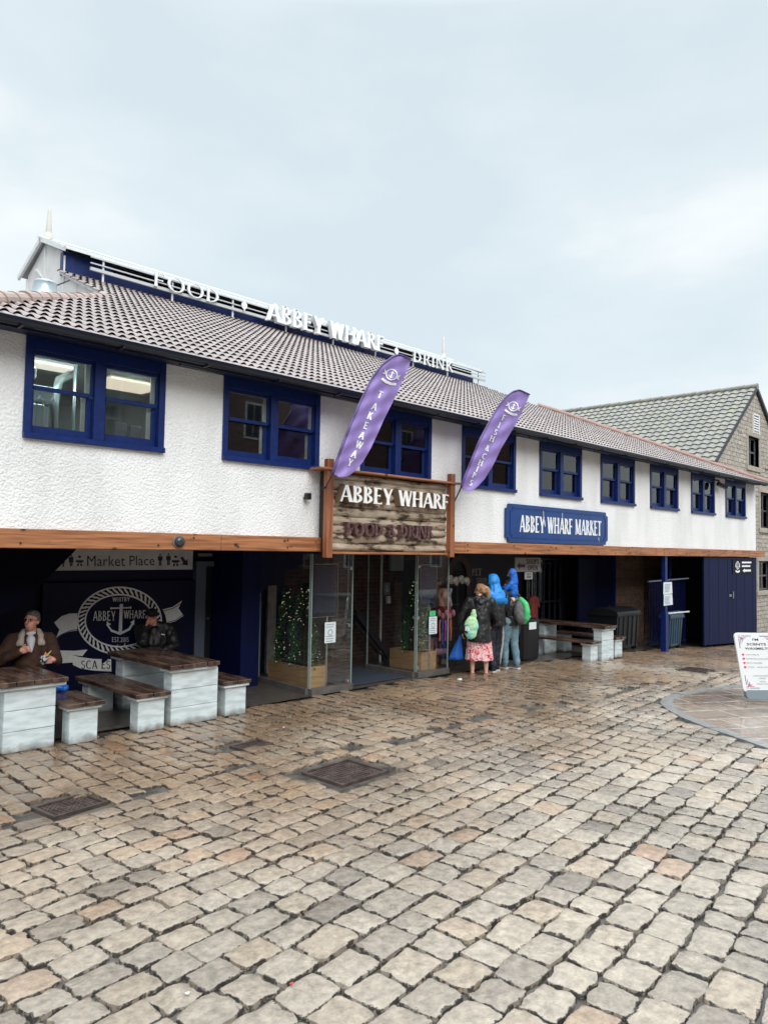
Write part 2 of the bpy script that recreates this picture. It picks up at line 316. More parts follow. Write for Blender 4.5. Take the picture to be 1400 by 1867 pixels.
# ================================================================== GROUND
def road_material():
    m = mat('wet_setts', (.3,.26,.2), .35, coat=.45); nt = m.node_tree; N = nt.nodes.new; L = nt.links.new; b = P(m); b.inputs['Coat Roughness'].default_value = .12
    a = N('ShaderNodeAttribute'); a.attribute_name = 'tone'; tc = N('ShaderNodeTexCoord')
    r = N('ShaderNodeValToRGB'); L(a.outputs['Fac'], r.inputs[0]); e = r.color_ramp.elements
    e[0].position = 0; e[0].color = (.235,.20,.17,1); e[1].position = 1; e[1].color = (.42,.28,.20,1)
    for p, c in ((.15,(.36,.30,.245)),(.35,(.455,.385,.31)),(.6,(.51,.43,.345)),(.78,(.50,.40,.30)),(.9,(.49,.36,.26))):
        q = e.new(p); q.color = (*c,1)
    n = N('ShaderNodeTexNoise'); n.inputs['Scale'].default_value = 14; n.inputs['Detail'].default_value = 8; n.inputs['Roughness'].default_value = .7; L(tc.outputs['Object'], n.inputs[0])
    mr = N('ShaderNodeMapRange'); L(n.outputs['Fac'], mr.inputs[0]); mr.inputs[1].default_value = .3; mr.inputs[2].default_value = .7; mr.inputs[3].default_value = .55; mr.inputs[4].default_value = 1.3
    mu = N('ShaderNodeVectorMath'); mu.operation = 'SCALE'; L(r.outputs[0], mu.inputs[0]); L(mr.outputs[0], mu.inputs['Scale'])
    n2 = N('ShaderNodeTexNoise'); n2.inputs['Scale'].default_value = .55; n2.inputs['Detail'].default_value = 5; L(tc.outputs['Object'], n2.inputs[0])
    w = N('ShaderNodeMapRange'); L(n2.outputs['Fac'], w.inputs[0]); w.inputs[1].default_value = .4; w.inputs[2].default_value = .62; w.inputs[3].default_value = 1.08; w.inputs[4].default_value = .78
    m3 = N('ShaderNodeVectorMath'); m3.operation = 'SCALE'; L(mu.outputs[0], m3.inputs[0]); L(w.outputs[0], m3.inputs['Scale']); 
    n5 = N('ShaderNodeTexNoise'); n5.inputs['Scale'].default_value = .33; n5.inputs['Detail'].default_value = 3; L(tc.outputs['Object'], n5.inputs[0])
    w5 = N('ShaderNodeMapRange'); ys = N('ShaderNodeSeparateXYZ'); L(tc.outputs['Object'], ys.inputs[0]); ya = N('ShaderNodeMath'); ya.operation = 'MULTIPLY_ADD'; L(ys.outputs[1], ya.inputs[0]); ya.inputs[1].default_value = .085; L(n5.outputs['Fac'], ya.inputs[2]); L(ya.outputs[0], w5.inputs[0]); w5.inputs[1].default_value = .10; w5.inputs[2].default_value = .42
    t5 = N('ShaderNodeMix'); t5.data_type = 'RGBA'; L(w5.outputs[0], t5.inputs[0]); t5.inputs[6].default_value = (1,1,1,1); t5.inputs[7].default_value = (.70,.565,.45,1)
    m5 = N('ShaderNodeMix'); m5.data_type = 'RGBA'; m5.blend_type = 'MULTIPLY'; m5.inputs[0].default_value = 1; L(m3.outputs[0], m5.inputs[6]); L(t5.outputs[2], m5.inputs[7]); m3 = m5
    rr = N('ShaderNodeMapRange'); L(n2.outputs['Fac'], rr.inputs[0]); rr.inputs[1].default_value = .38; rr.inputs[2].default_value = .62; rr.inputs[3].default_value = .34; rr.inputs[4].default_value = .16; L(rr.outputs[0], b.inputs['Roughness'])
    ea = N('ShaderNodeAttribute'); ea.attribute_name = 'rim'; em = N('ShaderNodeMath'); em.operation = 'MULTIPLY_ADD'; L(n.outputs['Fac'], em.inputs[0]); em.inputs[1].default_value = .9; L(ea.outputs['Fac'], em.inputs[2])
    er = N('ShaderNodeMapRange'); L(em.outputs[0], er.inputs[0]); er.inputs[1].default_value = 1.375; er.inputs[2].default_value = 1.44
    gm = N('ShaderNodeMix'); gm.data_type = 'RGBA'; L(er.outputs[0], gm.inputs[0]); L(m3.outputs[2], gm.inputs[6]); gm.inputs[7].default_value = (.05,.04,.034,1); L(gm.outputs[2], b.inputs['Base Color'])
    n3 = N('ShaderNodeTexNoise'); n3.inputs['Scale'].default_value = 17; n3.inputs['Detail'].default_value = 9; n3.inputs['Roughness'].default_value = .68; n3.inputs['Distortion'].default_value = .4; L(tc.outputs['Object'], n3.inputs[0])
    bu = N('ShaderNodeBump'); bu.inputs['Strength'].default_value = 1; bu.inputs['Distance'].default_value = .026; L(n3.outputs['Fac'], bu.inputs['Height']); L(bu.outputs[0], b.inputs['Normal'])
    return m
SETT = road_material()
JOINT = mat('wet_joints', (.05,.046,.042), .14, (.11,.095,.08), 5, 6, bump=.5, bscale=40, bdist=.006, r2=.5)
KERB = [(24,-8.2),(19,-5.7),(16.2,-4.3),(14.39,-3.61),(13.5,-3.36),(12.5,-3.2),(11.62,-3.12),(11.1,-3.16),(10.7,-3.29),(10.34,-3.54),(9.9,-3.97),(9.58,-4.42),(9.33,-4.87),(9.04,-5.35),(8.7,-6.1),(8.45,-7.0),(8.3,-8.2),(8.25,-10)]
def in_poly(x, y, P):
    c = False; n = len(P)
    for i in range(n):
        x1, y1 = P[i]; x2, y2 = P[(i+1) % n]
        if (y1 > y) != (y2 > y) and x < (x2-x1)*(y-y1)/(y2-y1)+x1: c = not c
    return c
PAVE = KERB+[(24,-10)]
MAN = [(4.64,5.38,-3.03,-2.41),(2.42,2.95,-2.08,-1.66),(4.68,5.14,-1.44,-1.17),(14.72,15.4,-2.30,-1.76)]
def ground_sheet():
    xs = np.concatenate([[-200,-80,-40,-15],np.arange(-6,30,1.0),[32,36,42,60,120,300]]); ys = [-200,-60,-20,-10,0,12,60,250]
    mb = MB(); vs = [(x, y, gz(min(x,40))-.026-(0 if -30 < y < 30 else .0)) for x in xs for y in ys]; n = len(ys)
    mb.add(vs, [(i*n+j,(i+1)*n+j,(i+1)*n+j+1,i*n+j+1) for i in range(len(xs)-1) for j in range(n-1)])
    return mb.build('ground', JOINT, recalc=False, kind='structure')
ground_sheet()
def setts():
    V = []; F = []; T = []; EE = []; nv = 0
    gn = [np.array([-1,-.955,-.85,-.5,-.17,.17,.5,.85,.955,1.]), np.array([-1,-.94,-.5,0,.5,.94,1.])]
    cache = {}
    for q, g in enumerate(gn):
        u, v = np.meshgrid(g, g, indexing='ij'); n = len(g)
        fs = np.array([(i*n+j,(i+1)*n+j,(i+1)*n+j+1,i*n+j+1) for i in range(n-1) for j in range(n-1)])
        cache[q] = (u.ravel(), v.ravel(), fs)
    def one(cx, cy, a, b, ang):
        nonlocal nv
        p = Vector((cx, cy, 0))-CP; z = p.dot(CF)
        if z < 1.5: return
        px = 700+FPX*p.dot(CR)/z; py = 933.5-FPX*p.dot(CU)/z
        if px < -420 or px > 1820 or py > 2350 or z > 34: return
        for x0, x1, y0, y1 in MAN:
            if x0-.06 < cx < x1+.06 and y0-.05 < cy < y1+.05: return
        if in_poly(cx, cy, PAVE): return
        near = z < 7.5
        u, v, fs = cache[0 if near else 1]
        r = rng.random(14); rough = .5+r[11]
        e = np.maximum(np.abs(u), np.abs(v))
        rn = .045+.06*r[12]
        X = a*u*(1-rn*np.abs(v)**9); Y = b*v*(1-rn*1.2*np.abs(u)**9)
        wob = .006*rough; eu = np.abs(u)**3; ev = np.abs(v)**3
        X = X+np.sign(u)*eu*wob*(np.sin(4.3*v+6.28*r[0])+.6*np.sin(11*v+6.28*r[1]))+a*.10*(r[8]-.5)*v+a*.05*(r[13]-.5)*u*v*2
        Y = Y+np.sign(v)*ev*wob*(np.sin(3.7*u+6.28*r[2])+.6*np.sin(13*u+6.28*r[3]))+b*.18*(r[9]-.5)*u+b*.14*(r[4]-.5)*u*v
        top = .0025*(1-u*u)+.0025*(1-v*v)+(r[4]-.5)*.010+(r[5]-.5)*.010*u+(r[6]-.5)*.012*v+.0022*rough*np.sin(5*u+6*r[7])*np.sin(4*v+6*r[10])
        chip = .001+.0045*rough*np.clip(np.sin(9*u+6.28*r[0])*np.sin(8*v+6.28*r[2])+.25*np.sin(17*u*v+6.28*r[3]),0,1)
        Z = np.where(e > .985, -.027, np.where(e > .93, top-chip-.0015, np.where(e > .8, top-chip*.35, top)))
        ca, sa = math.cos(ang), math.sin(ang)
        wx = cx+X*ca-Y*sa; wy = cy+X*sa+Y*ca
        V.append(np.stack([wx, wy, Z+gz(cx)], 1)); F.append(fs+nv); nv += len(u)
        T.append(np.full(len(u), min(1, max(0, rng.beta(2.4, 2.4))))); EE.append(e)
    def yb(x): return -1.75-.07*min(x, 14)+.12*math.sin(x*1.7)
    # foreground: courses roughly along the building
    ang = math.radians(6); ca, sa = math.cos(ang), math.sin(ang)
    k = 0; t = -14.0
    while t < 1.0:
        wd = .215+.04*random.random() if t < -5.2 else .19+.03*random.random()
        s = -6+random.random()*.3; dr = random.random()*6
        while s < 27:
            ln = .21+.15*random.random()
            if t > -4.2: ln *= .85
            bend = .035*math.sin(s*.6+t*.4)+.007*math.sin(s*1.9+dr)
            cx = (s+ln/2)*ca-(t+wd/2+bend)*sa; cy = (s+ln/2)*sa+(t+wd/2+bend)*ca
            if cy < yb(cx)+.02: one(cx, cy, ln/2-.0035, wd/2-.0035, ang+.02*random.uniform(-1,1))
            s += ln
        t += wd
    # by the building: courses square to it
    x = -3.0
    while x < 27:
        wd = .165+.035*random.random() if x < 8 else .19+.03*random.random(); y = -5.2+random.random()*.3; dr = random.random()*6
        while y < .42:
            ln = .21+.13*random.random(); cy = y+ln/2; cx = x+wd/2+.007*math.sin(y*1.3+dr)
            if cy > yb(cx)+.11 and cy < (.28 if cx < 15 else .42): one(cx, cy, ln/2-.0035, wd/2-.0035, math.pi/2+.03*random.uniform(-1,1))
            y += ln
        x += wd
    V = np.concatenate(V); T = np.concatenate(T); F = [tuple(f) for fa in F for f in fa]
    me = bpy.data.meshes.new('cobblestones'); me.vertices.add(len(V)); me.vertices.foreach_set('co', V.ravel())
    fa = np.array(F, dtype=np.int32); me.loops.add(fa.size); me.loops.foreach_set('vertex_index', fa.ravel()); me.polygons.add(len(fa)); me.polygons.foreach_set('loop_start', np.arange(0, fa.size, 4, dtype=np.int32)); me.polygons.foreach_set('loop_total', np.full(len(fa), 4, dtype=np.int32))
    me.update(calc_edges=True); me.validate(); me.polygons.foreach_set('use_smooth', [True]*len(me.polygons)); me.set_sharp_from_angle(angle=math.radians(38))
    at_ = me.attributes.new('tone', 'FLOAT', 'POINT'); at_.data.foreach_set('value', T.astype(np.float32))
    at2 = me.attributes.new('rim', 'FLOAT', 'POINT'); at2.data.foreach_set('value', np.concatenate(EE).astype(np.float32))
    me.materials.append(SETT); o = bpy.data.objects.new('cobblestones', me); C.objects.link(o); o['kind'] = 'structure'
    print('setts verts', len(V))
setts()
def paving():
    # stone flags inside the kerb
    m = mbrick('stone_flags', (.20,.145,.11), (.27,.205,.16), (.42,.39,.35), .85, .5, .022, .35, rough=.2, dist=.004, noisec=.35); b = P(m)
    nt = m.node_tree; tcn = nt.nodes.new('ShaderNodeTexCoord'); br = [n for n in nt.nodes if n.type == 'TEX_BRICK'][0]
    mp = nt.nodes.new('ShaderNodeMapping'); mp.inputs['Rotation'].default_value = (0,0,math.radians(28)); nt.links.new(tcn.outputs['Object'], mp.inputs[0]); nt.links.new(mp.outputs[0], br.inputs[0])
    n = nt.nodes.new('ShaderNodeTexNoise'); n.inputs['Scale'].default_value = .9; n.inputs['Detail'].default_value = 4; nt.links.new(tcn.outputs['Object'], n.inputs[0])
    r = nt.nodes.new('ShaderNodeMapRange'); nt.links.new(n.outputs['Fac'], r.inputs[0]); r.inputs[1].default_value = .42; r.inputs[2].default_value = .56; r.inputs[3].default_value = .06; r.inputs[4].default_value = .34; nt.links.new(r.outputs[0], b.inputs['Roughness'])
    # inner outline = kerb moved inwards
    pts = [Vector((x, y)) for x, y in KERB]; inn = []
    for i, p in enumerate(pts):
        d = (pts[min(i+1,len(pts)-1)]-pts[max(i-1,0)]).normalized(); nrm = Vector((-d.y, d.x))   # towards the paving
        q = p+nrm*.16; q2 = p-nrm*.16
        inn.append(q if in_poly(q.x, q.y, PAVE) else q2)
    mb = MB(); ctr = (24,-10)
    for i in range(len(inn)-1):
        a, b_ = inn[i], inn[i+1]; n_ = 12
        for k in range(n_):
            f0, f1 = k/n_, (k+1)/n_
            def L_(p, f): x = p.x+(ctr[0]-p.x)*f; y = p.y+(ctr[1]-p.y)*f; return (x, y, gz(x)+.010)
            mb.add([L_(a,f0), L_(b_,f0), L_(b_,f1), L_(a,f1)], [(0,1,2,3)])
    o = mb.build('paving_slabs', m, kind='structure')
    kb = MB()
    # kerb stones along the curve
    km = mat('granite_kerb', (.27,.27,.265), .3, (.18,.18,.175), 9, bump=.3, bscale=60, bdist=.003)
    acc = []
    for i in range(len(pts)-1):
        a, b_ = pts[i], pts[i+1]; ai, bi = inn[i], inn[i+1]; L0 = (b_-a).length; n_ = max(1, int(L0/.32))
        for k in range(n_):
            f0, f1 = k/n_+.012, (k+1)/n_-.012
            q = [a.lerp(b_,f0), a.lerp(b_,f1), ai.lerp(bi,f1), ai.lerp(bi,f0)]
            for e_ in (0,):
                z = .012+random.random()*.004
                top = [(p.x,p.y,gz(p.x)+z) for p in q]; bot = [(p.x,p.y,gz(p.x)-.05) for p in q]
                kb.add(top+bot, [(0,1,2,3),(0,4,5,1),(1,5,6,2),(2,6,7,3),(3,7,4,0)])
    kb.build('kerb', km, kind='structure')
paving()
# floor under the first storey
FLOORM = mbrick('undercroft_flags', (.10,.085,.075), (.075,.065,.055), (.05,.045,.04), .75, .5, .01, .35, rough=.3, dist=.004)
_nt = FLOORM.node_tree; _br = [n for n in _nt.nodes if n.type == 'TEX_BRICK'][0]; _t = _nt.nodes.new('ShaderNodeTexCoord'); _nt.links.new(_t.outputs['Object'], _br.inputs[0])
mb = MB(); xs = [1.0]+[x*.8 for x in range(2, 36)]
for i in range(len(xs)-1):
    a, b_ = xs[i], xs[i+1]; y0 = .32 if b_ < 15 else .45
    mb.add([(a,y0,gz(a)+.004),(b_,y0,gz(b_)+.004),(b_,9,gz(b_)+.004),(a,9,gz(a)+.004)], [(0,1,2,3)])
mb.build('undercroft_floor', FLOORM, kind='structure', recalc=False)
# manhole covers
IRON = mat('rusty_iron', (.045,.032,.03), .35, (.085,.06,.05), 9, bump=.3, bscale=50, bdist=.003, r2=.55)
def manhole(x0, x1, y0, y1, label, ang=0, style='diag'):
    cx, cy = (x0+x1)/2, (y0+y1)/2; z = gz(cx); t = thing('manhole_cover', label, 'manhole cover', (cx, cy, z))
    a, b_ = (x1-x0)/2-.02, (y1-y0)/2-.02; ca, sa = math.cos(ang), math.sin(ang)
    def Wd(x, y, h): return (cx+x*ca-y*sa, cy+x*sa+y*ca, z+h)
    fr = MB()
    for x_0, x_1, y_0, y_1 in ((-a-.03,-a,-b_-.03,b_+.03),(a,a+.03,-b_-.03,b_+.03),(-a,a,-b_-.03,-b_),(-a,a,b_,b_+.03)):
        fr.add([Wd(x_0,y_0,-.03),Wd(x_1,y_0,-.03),Wd(x_1,y_1,-.03),Wd(x_0,y_1,-.03),Wd(x_0,y_0,.004),Wd(x_1,y_0,.004),Wd(x_1,y_1,.004),Wd(x_0,y_1,.004)], [(4,5,6,7),(0,1,5,4),(1,2,6,5),(2,3,7,6),(3,0,4,7)])
    fr.build('frame', IRON, t)
    pl = MB(); a -= .004; b_ -= .004
    pl.add([Wd(-a,-b_,-.012),Wd(a,-b_,-.012),Wd(a,b_,-.012),Wd(-a,b_,-.012)], [(0,1,2,3)])
    n = int(a*2/.045); k_ = int(b_*2/.045)
    for i in range(n):
        for j in range(k_):
            x = -a+.03+i*(2*a-.06)/(n-1); y = -b_+.03+j*(2*b_-.06)/(k_-1); s = 1 if (style == 'diag' and (i//3+j//3) % 2) else -1
            dx, dy = .014, .014*s; w_ = .006
            px_, py_ = -dy*w_/.02, dx*w_/.02
            q = [(x-dx+px_,y-dy+py_),(x+dx+px_,y+dy+py_),(x+dx-px_,y+dy-py_),(x-dx-px_,y-dy-py_)]
            pl.add([Wd(u,v,-.002) for u,v in q]+[Wd(u,v,-.0125) for u,v in q], [(0,1,2,3),(0,4,5,1),(1,5,6,2),(2,6,7,3),(3,7,4,0)])
    pl.build('cover_plate', IRON, t)
manhole(4.70,5.32,-2.99,-2.45,'large square rusty iron manhole cover with diagonal treads set in the cobbles', math.radians(3))
manhole(2.46,2.92,-2.04,-1.70,'small dark oblong iron cover in the cobbles in front of the left tables', math.radians(8))
manhole(4.72,5.10,-1.42,-1.19,'small iron cover in the cobbles nearest the middle table', math.radians(5))
manhole(14.76,15.36,-2.27,-1.79,'far iron drain cover in the cobbles between the wheelie bin and the A-board', 0)
# ================================================================== THE WHARF BUILDING
XL, XR = 2.2, 24.8
ZB, ZT = 2.117, 2.317          # timber beam
W0, WP, WW, WZ0, WZ1 = 2.843, 2.43, 1.613, 3.277, 4.30
wharf = thing('wharf_building', 'long white roughcast building with blue sash windows and a brown tiled roof', 'building', (XL, 0, 0))
mb = MB()
mb.box(XL, XR, 0, .25, ZT, WZ0)
xp = XL
for k in range(9):
    a = W0+k*WP; mb.box(xp, a, 0, .25, WZ0, 4.36); xp = a+WW
mb.box(xp, XR, 0, .25, WZ0, 4.36)
mb.box(XL, XL+.25, .25, 9, ZT, 4.36); mb.box(XR-.25, XR, .25, 9, ZT, 4.36); mb.box(XL+.25, XR-.25, 8.75, 9, -.6, 4.36)
mb.build('wall', STUC, wharf)
mb = MB(); mb.box(XL+.25, XR-.25, .26, 8.75, 2.13, 2.30); mb.build('ceiling', mat('undercroft_ceiling',(.01,.014,.03),.7), wharf)
mb = MB(); x = XL-.04
for ln in (3.1, 4.9, 4.2, 5.3, 3.4, 2.35):          # butted lengths of timber
    mb.bbox(x+.002, x+ln-.002, -.075-.004*random.random(), .12, ZB-.006*random.random(), ZT-.002, .008); x += ln
bo = mb.build('timber_beam', BEAM, wharf)
for i in range(34):
    x = 2.3+i*.66+random.uniform(-.12,.12)
    for z in (ZB+.05, ZT-.05):
        if random.random() < .5: mb = MB(); mb.tube([(x,-.09,z),(x,-.07,z)], .011, 8); mb.build('bolt', mat('rusted_bolt',(.03,.02,.015),.6), bo)
# back walls of the open ground floor
mb = MB(); mb.box(XL+.25, 8.2, 2.4, 2.5, -.1, 2.13); mb.box(XL, XL+.2, .3, 2.5, -.1, 2.117); mb.build('navy_back_wall', NAVY, wharf)
mb = MB(); mb.box(6.68, 7.02, 1.5, 2.4, -.1, 2.13); mb.build('pier', DOORBLUE, wharf)
BRICK = mbrick('dark_red_brick', (.085,.035,.028), (.055,.026,.022), (.10,.085,.075), .225, .075, .008, .5)
mb = MB(); mb.box(8.2, 8.9, 2.4, 2.5, -.1, 2.13); mb.box(9.4, 11.3, 2.5, 2.6, -.1, 2.13); mb.build('porch_brick_wall', BRICK, wharf)
mb = MB(); mb.box(7.80, 7.98, 2.34, 2.398, 0, 1.5); mb.build('lit_wall_strip', mat('lit_wall_tone',(.42,.38,.33),.8,(.3,.27,.23),6), wharf)  # pale colour imitates the brightness of a lit brick wall corner further back
mb = MB(); mb.box(11.3, 19.4, 2.6, 2.7, -.6, 2.13); mb.box(19.4,24.55,2.7,2.8,-.7,2.13); mb.box(8.9,9.4,3.2,3.3,-.1,2.13); mb.box(8.9,8.95,2.5,3.2,-.1,2.13); mb.box(24.5,24.55,.1,2.7,-.7,2.117)
mb.build('shop_back_wall', mat('shop_wall',(.015,.015,.028),.6), wharf)
STONEB = mbrick('sandstone_blocks', (.20,.125,.085), (.13,.08,.058), (.10,.075,.06), .62, .24, .012, .5)
mb = MB(); mb.box(19.5, 21.3, 2.0, 2.35, -.7, 2.13); mb.box(22.0, 24.5, 2.3, 2.5, -.7, 2.13); mb.build('sandstone_wall', STONEB, wharf)
def brace(p0, p1, name='brace'):
    b_ = MB(); b_.beam(p0, p1, .16, .18, (0,1,0)); return b_.build(name, NAVY, wharf)
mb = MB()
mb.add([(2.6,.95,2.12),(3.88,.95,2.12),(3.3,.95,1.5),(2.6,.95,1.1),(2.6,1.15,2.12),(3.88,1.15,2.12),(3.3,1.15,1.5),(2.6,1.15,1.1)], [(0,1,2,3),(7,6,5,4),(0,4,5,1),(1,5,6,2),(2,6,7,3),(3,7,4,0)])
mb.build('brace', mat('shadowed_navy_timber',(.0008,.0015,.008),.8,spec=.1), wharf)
mb = MB()
mb.add([(7.02,1.5,2.12),(8.45,1.5,2.12),(7.45,1.5,1.74),(7.02,1.5,1.44),(7.02,1.66,2.12),(8.45,1.66,2.12),(7.45,1.66,1.74),(7.02,1.66,1.44)], [(0,1,2,3),(7,6,5,4),(0,4,5,1),(1,5,6,2),(2,6,7,3),(3,7,4,0)])
mb.build('brace', NAVY, wharf)
# posts further back carrying the floor
mb = MB()
mb.box(2.55, 2.77, .95, 1.15, -.1, 2.13)
mb.build('post', NAVY, wharf)
# staff door by the mural
mb = MB(); F_ = mat('grey_blue_door_frame',(.10,.12,.16),.5)
for a in ((6.36,6.54,2.3,2.4,0,1.92),(7.1,7.26,2.3,2.4,0,1.92),(6.54,7.1,2.3,2.4,1.84,1.92)): mb.box(*a)
fr = mb.build('door_frame', F_, wharf)
mb = MB(); mb.box(6.54,7.1,2.36,2.395,.01,1.84)
for k in range(6): mb.box(6.56+k*.09,6.63+k*.09,2.352,2.36,.05,1.8)
dr = mb.build('door', mat('black_green_door',(.010,.014,.016),.4), wharf)
mb = MB(); mb.box(7.03,7.05,2.34,2.352,.2,1.75); mb.tube([(6.62,2.352,1.0),(6.62,2.33,1.0)],.02,8); mb.build('door_handle', METAL, dr)
# windows
def window(k):
    x0 = W0+k*WP; x1 = x0+WW; fr = MB(); c = (x0+x1)/2
    for a in ((x0,x0+.075,-.025,.12,WZ0+.05,WZ1+.052),(x1-.075,x1,-.025,.12,WZ0+.05,WZ1+.052),(x0+.075,x1-.075,-.02,.12,WZ1-.085,WZ1+.05),(c-.06,c+.06,-.03,.12,WZ0+.05,WZ1-.085)): fr.bbox(*a, .004)
    f = fr.build('window', BLUE, wharf)
    s = MB(); s.bbox(x0-.0,x1+.0,-.06,.12,WZ0-.01,WZ0+.05,.005); s.build('sill', BLUE, f)
    zm = 3.82
    for q, (a, b_) in enumerate(((x0+.075,c-.06),(c+.06,x1-.075))):
        up = random.random()*.012; sh = MB()
        # upper sash forward, lower sash behind
        for bx in ((a,a+.028,.015,.05,zm,WZ1-.085),(b_-.028,b_,.015,.05,zm,WZ1-.085),(a+.028,b_-.028,.015,.05,WZ1-.125,WZ1-.085),(a+.028,b_-.028,.010,.055,zm-.022,zm+.022)): sh.bbox(*bx,.003)
        for bx in ((a,a+.05,.06,.095,WZ0+.05,zm-.02),(b_-.05,b_,.06,.095,WZ0+.05,zm-.02),(a+.05,b_-.05,.06,.095,WZ0+.05,WZ0+.14+up)): sh.bbox(*bx,.003)
        sh.build('sash', BLUE, f)
        g = MB(); g.box(a+.02,b_-.02,.030,.034,zm,WZ1-.10); g.build('pane', GLASS, f)
        g = MB(); g.box(a+.03,b_-.03,.076,.080,WZ0+.1,zm); g.build('pane', GLASS, f)
        j = MB(); j.box(b_-.085,b_-.028,.051,.058,zm+.02,WZ1-.125); j.box(b_-.10,b_-.05,.097,.104,WZ0+.14,zm-.02)
        j.box(a+.028,b_-.085,.046,.052,WZ1-.137,WZ1-.125)
        j.build('white_beading', WHITE, f)
for k in range(9): window(k)
# rooms behind the windows
mb = MB()
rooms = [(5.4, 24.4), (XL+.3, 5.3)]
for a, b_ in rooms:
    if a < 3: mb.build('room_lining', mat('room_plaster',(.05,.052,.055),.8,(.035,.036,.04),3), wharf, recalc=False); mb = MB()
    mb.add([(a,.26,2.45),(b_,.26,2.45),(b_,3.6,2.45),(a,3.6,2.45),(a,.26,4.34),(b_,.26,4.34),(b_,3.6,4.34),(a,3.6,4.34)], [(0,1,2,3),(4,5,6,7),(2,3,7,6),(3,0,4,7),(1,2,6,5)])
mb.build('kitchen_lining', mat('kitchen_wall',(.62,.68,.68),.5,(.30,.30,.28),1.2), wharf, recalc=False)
# eaves
mb = MB(); mb.box(XL-.3, XR-.05, -.40, 0, 4.355, 4.375); mb.box(XL-.3, XR-.3, -.42, -.395, 4.29, 4.40)
mb.build('soffit', mat('dark_soffit',(.006,.012,.045),.5), wharf)
mb = MB(); n = 7
pr = [(-.435+.055*math.cos(math.pi+math.pi*i/n)-.05, 4.375+.075*math.sin(math.pi+math.pi*i/n)) for i in range(n+1)]
vs = [(x, y, z) for x in (XL-.32, XR-.32) for y, z in pr]+[(x, y, z-.0+.006) for x in (XL-.32, XR-.32) for y, z in [(-.435-.05+.048*math.cos(math.pi+math.pi*i/n), 4.375+.068*math.sin(math.pi+math.pi*i/n)) for i in range(n+1)]]
m_ = n+1
mb.add(vs, [(i,i+1,m_+i+1,m_+i) for i in range(n)]+[(2*m_+i,2*m_+i+1,3*m_+i+1,3*m_+i) for i in range(n)]+[(0,m_,3*m_,2*m_),(n,m_+n,3*m_+n,2*m_+n)]+[(i,i+1,2*m_+i+1,2*m_+i) for i in range(n)])
for i in range(22):
    x = XL+.4+i*1.05; mb.box(x, x+.03, -.545, -.41, 4.285, 4.30)
mb.build('gutter', GUTTER, wharf)
mb = MB()
for k in range(8):
    mb = MB(); a = W0+k*WP+WW; mb.tube([(a+.02,-.30,4.31),(a+.60,-.30,4.30)], .022, 8)
    mb.build('eaves_pipe', GUTTER, wharf)
# ---- tiled roofs
def tile_roof(mb, O, ex, up, xl, xr, v0, v1, course, period, amp, res=8, lift=.042):
    O = Vector(O); ex = Vector(ex).normalized(); up = Vector(up).normalized(); nr = ex.cross(up)
    n = int(math.ceil((v1-v0)/course))
    for k in range(n):
        a = v0+k*course; b_ = min(a+course+.05, v1+.02); vm = a+course/2
        X0, X1 = xl(vm), xr(vm)
        if X1-X0 < period: continue
        i0 = int(math.floor(X0/period)); nx = int(round((X1-i0*period)/period))
        xs = (i0+np.arange(nx*res+1)/res)*period
        s = ((np.arange(nx*res+1) % res)/res-.5)
        h = amp*np.sqrt(np.clip(1-(s/.30)**2, 0, 1))
        jit = rng.normal(0, .0035, nx+2); jj = jit[(np.arange(nx*res+1)//res)]
        rows = []
        for v, l in ((a, lift), (b_, .012)):
            p = np.array(O)[None]+np.outer(xs, np.array(ex))+np.array(up)[None]*(v+jj[:,None]*(1 if v == a else 0))+np.outer(h+l, np.array(nr)); rows.append(p)
        base = np.array(O)[None]+np.outer(xs, np.array(ex))+np.array(up)[None]*(a+jj[:,None]+.004)+np.outer(np.zeros(len(xs))+.004, np.array(nr))
        vs = np.concatenate(rows+[base]); m_ = len(xs)
        fs = [(i,i+1,m_+i+1,m_+i) for i in range(m_-1)]
        fs += [(i,2*m_+i,2*m_+i+1,i+1) for i in range(m_-1) if h[i] < amp*.35 and h[i+1] < amp*.35]
        mb.add(vs.tolist(), fs)
def roofmat(name, c1, c2, c3=None, moss=None):
    m = mat(name, c1, .42, c2, 1.6, 8, bump=.35, bscale=90, bdist=.002, lo=.3, hi=.7)
    nt = m.node_tree; N = nt.nodes.new; L = nt.links.new; b = P(m); tc = N('ShaderNodeTexCoord'); vv = N('ShaderNodeTexVoronoi'); vv.inputs['Scale'].default_value = 4.2; L(tc.outputs['Object'], vv.inputs[0]); sp = N('ShaderNodeSeparateXYZ'); L(vv.outputs['Color'], sp.inputs[0]); mr = N('ShaderNodeMapRange'); L(sp.outputs[0], mr.inputs[0]); mr.inputs[3].default_value = .88; mr.inputs[4].default_value = 1.06
    sc = N('ShaderNodeVectorMath'); sc.operation = 'SCALE'; L(b.inputs['Base Color'].links[0].from_socket, sc.inputs[0]); L(mr.outputs[0], sc.inputs['Scale']); L(sc.outputs[0], b.inputs['Base Color'])
    if moss:
        nt = m.node_tree; N = nt.nodes.new; L = nt.links.new; b = P(m); tc = N('ShaderNodeTexCoord'); n = N('ShaderNodeTexNoise'); n.inputs['Scale'].default_value = 2.3; n.inputs['Detail'].default_value = 9; L(tc.outputs['Object'], n.inputs[0])
        r = N('ShaderNodeMapRange'); L(n.outputs['Fac'], r.inputs[0]); r.inputs[1].default_value = .52; r.inputs[2].default_value = .66
        x = N('ShaderNodeMix'); x.data_type = 'RGBA'; L(r.outputs[0], x.inputs[0]); src = b.inputs['Base Color'].links[0].from_socket; L(src, x.inputs[6]); x.inputs[7].default_value = (*moss,1); L(x.outputs[2], b.inputs['Base Color'])
    return m
TSL = .455; AL = math.atan(TSL); ZE = 4.385
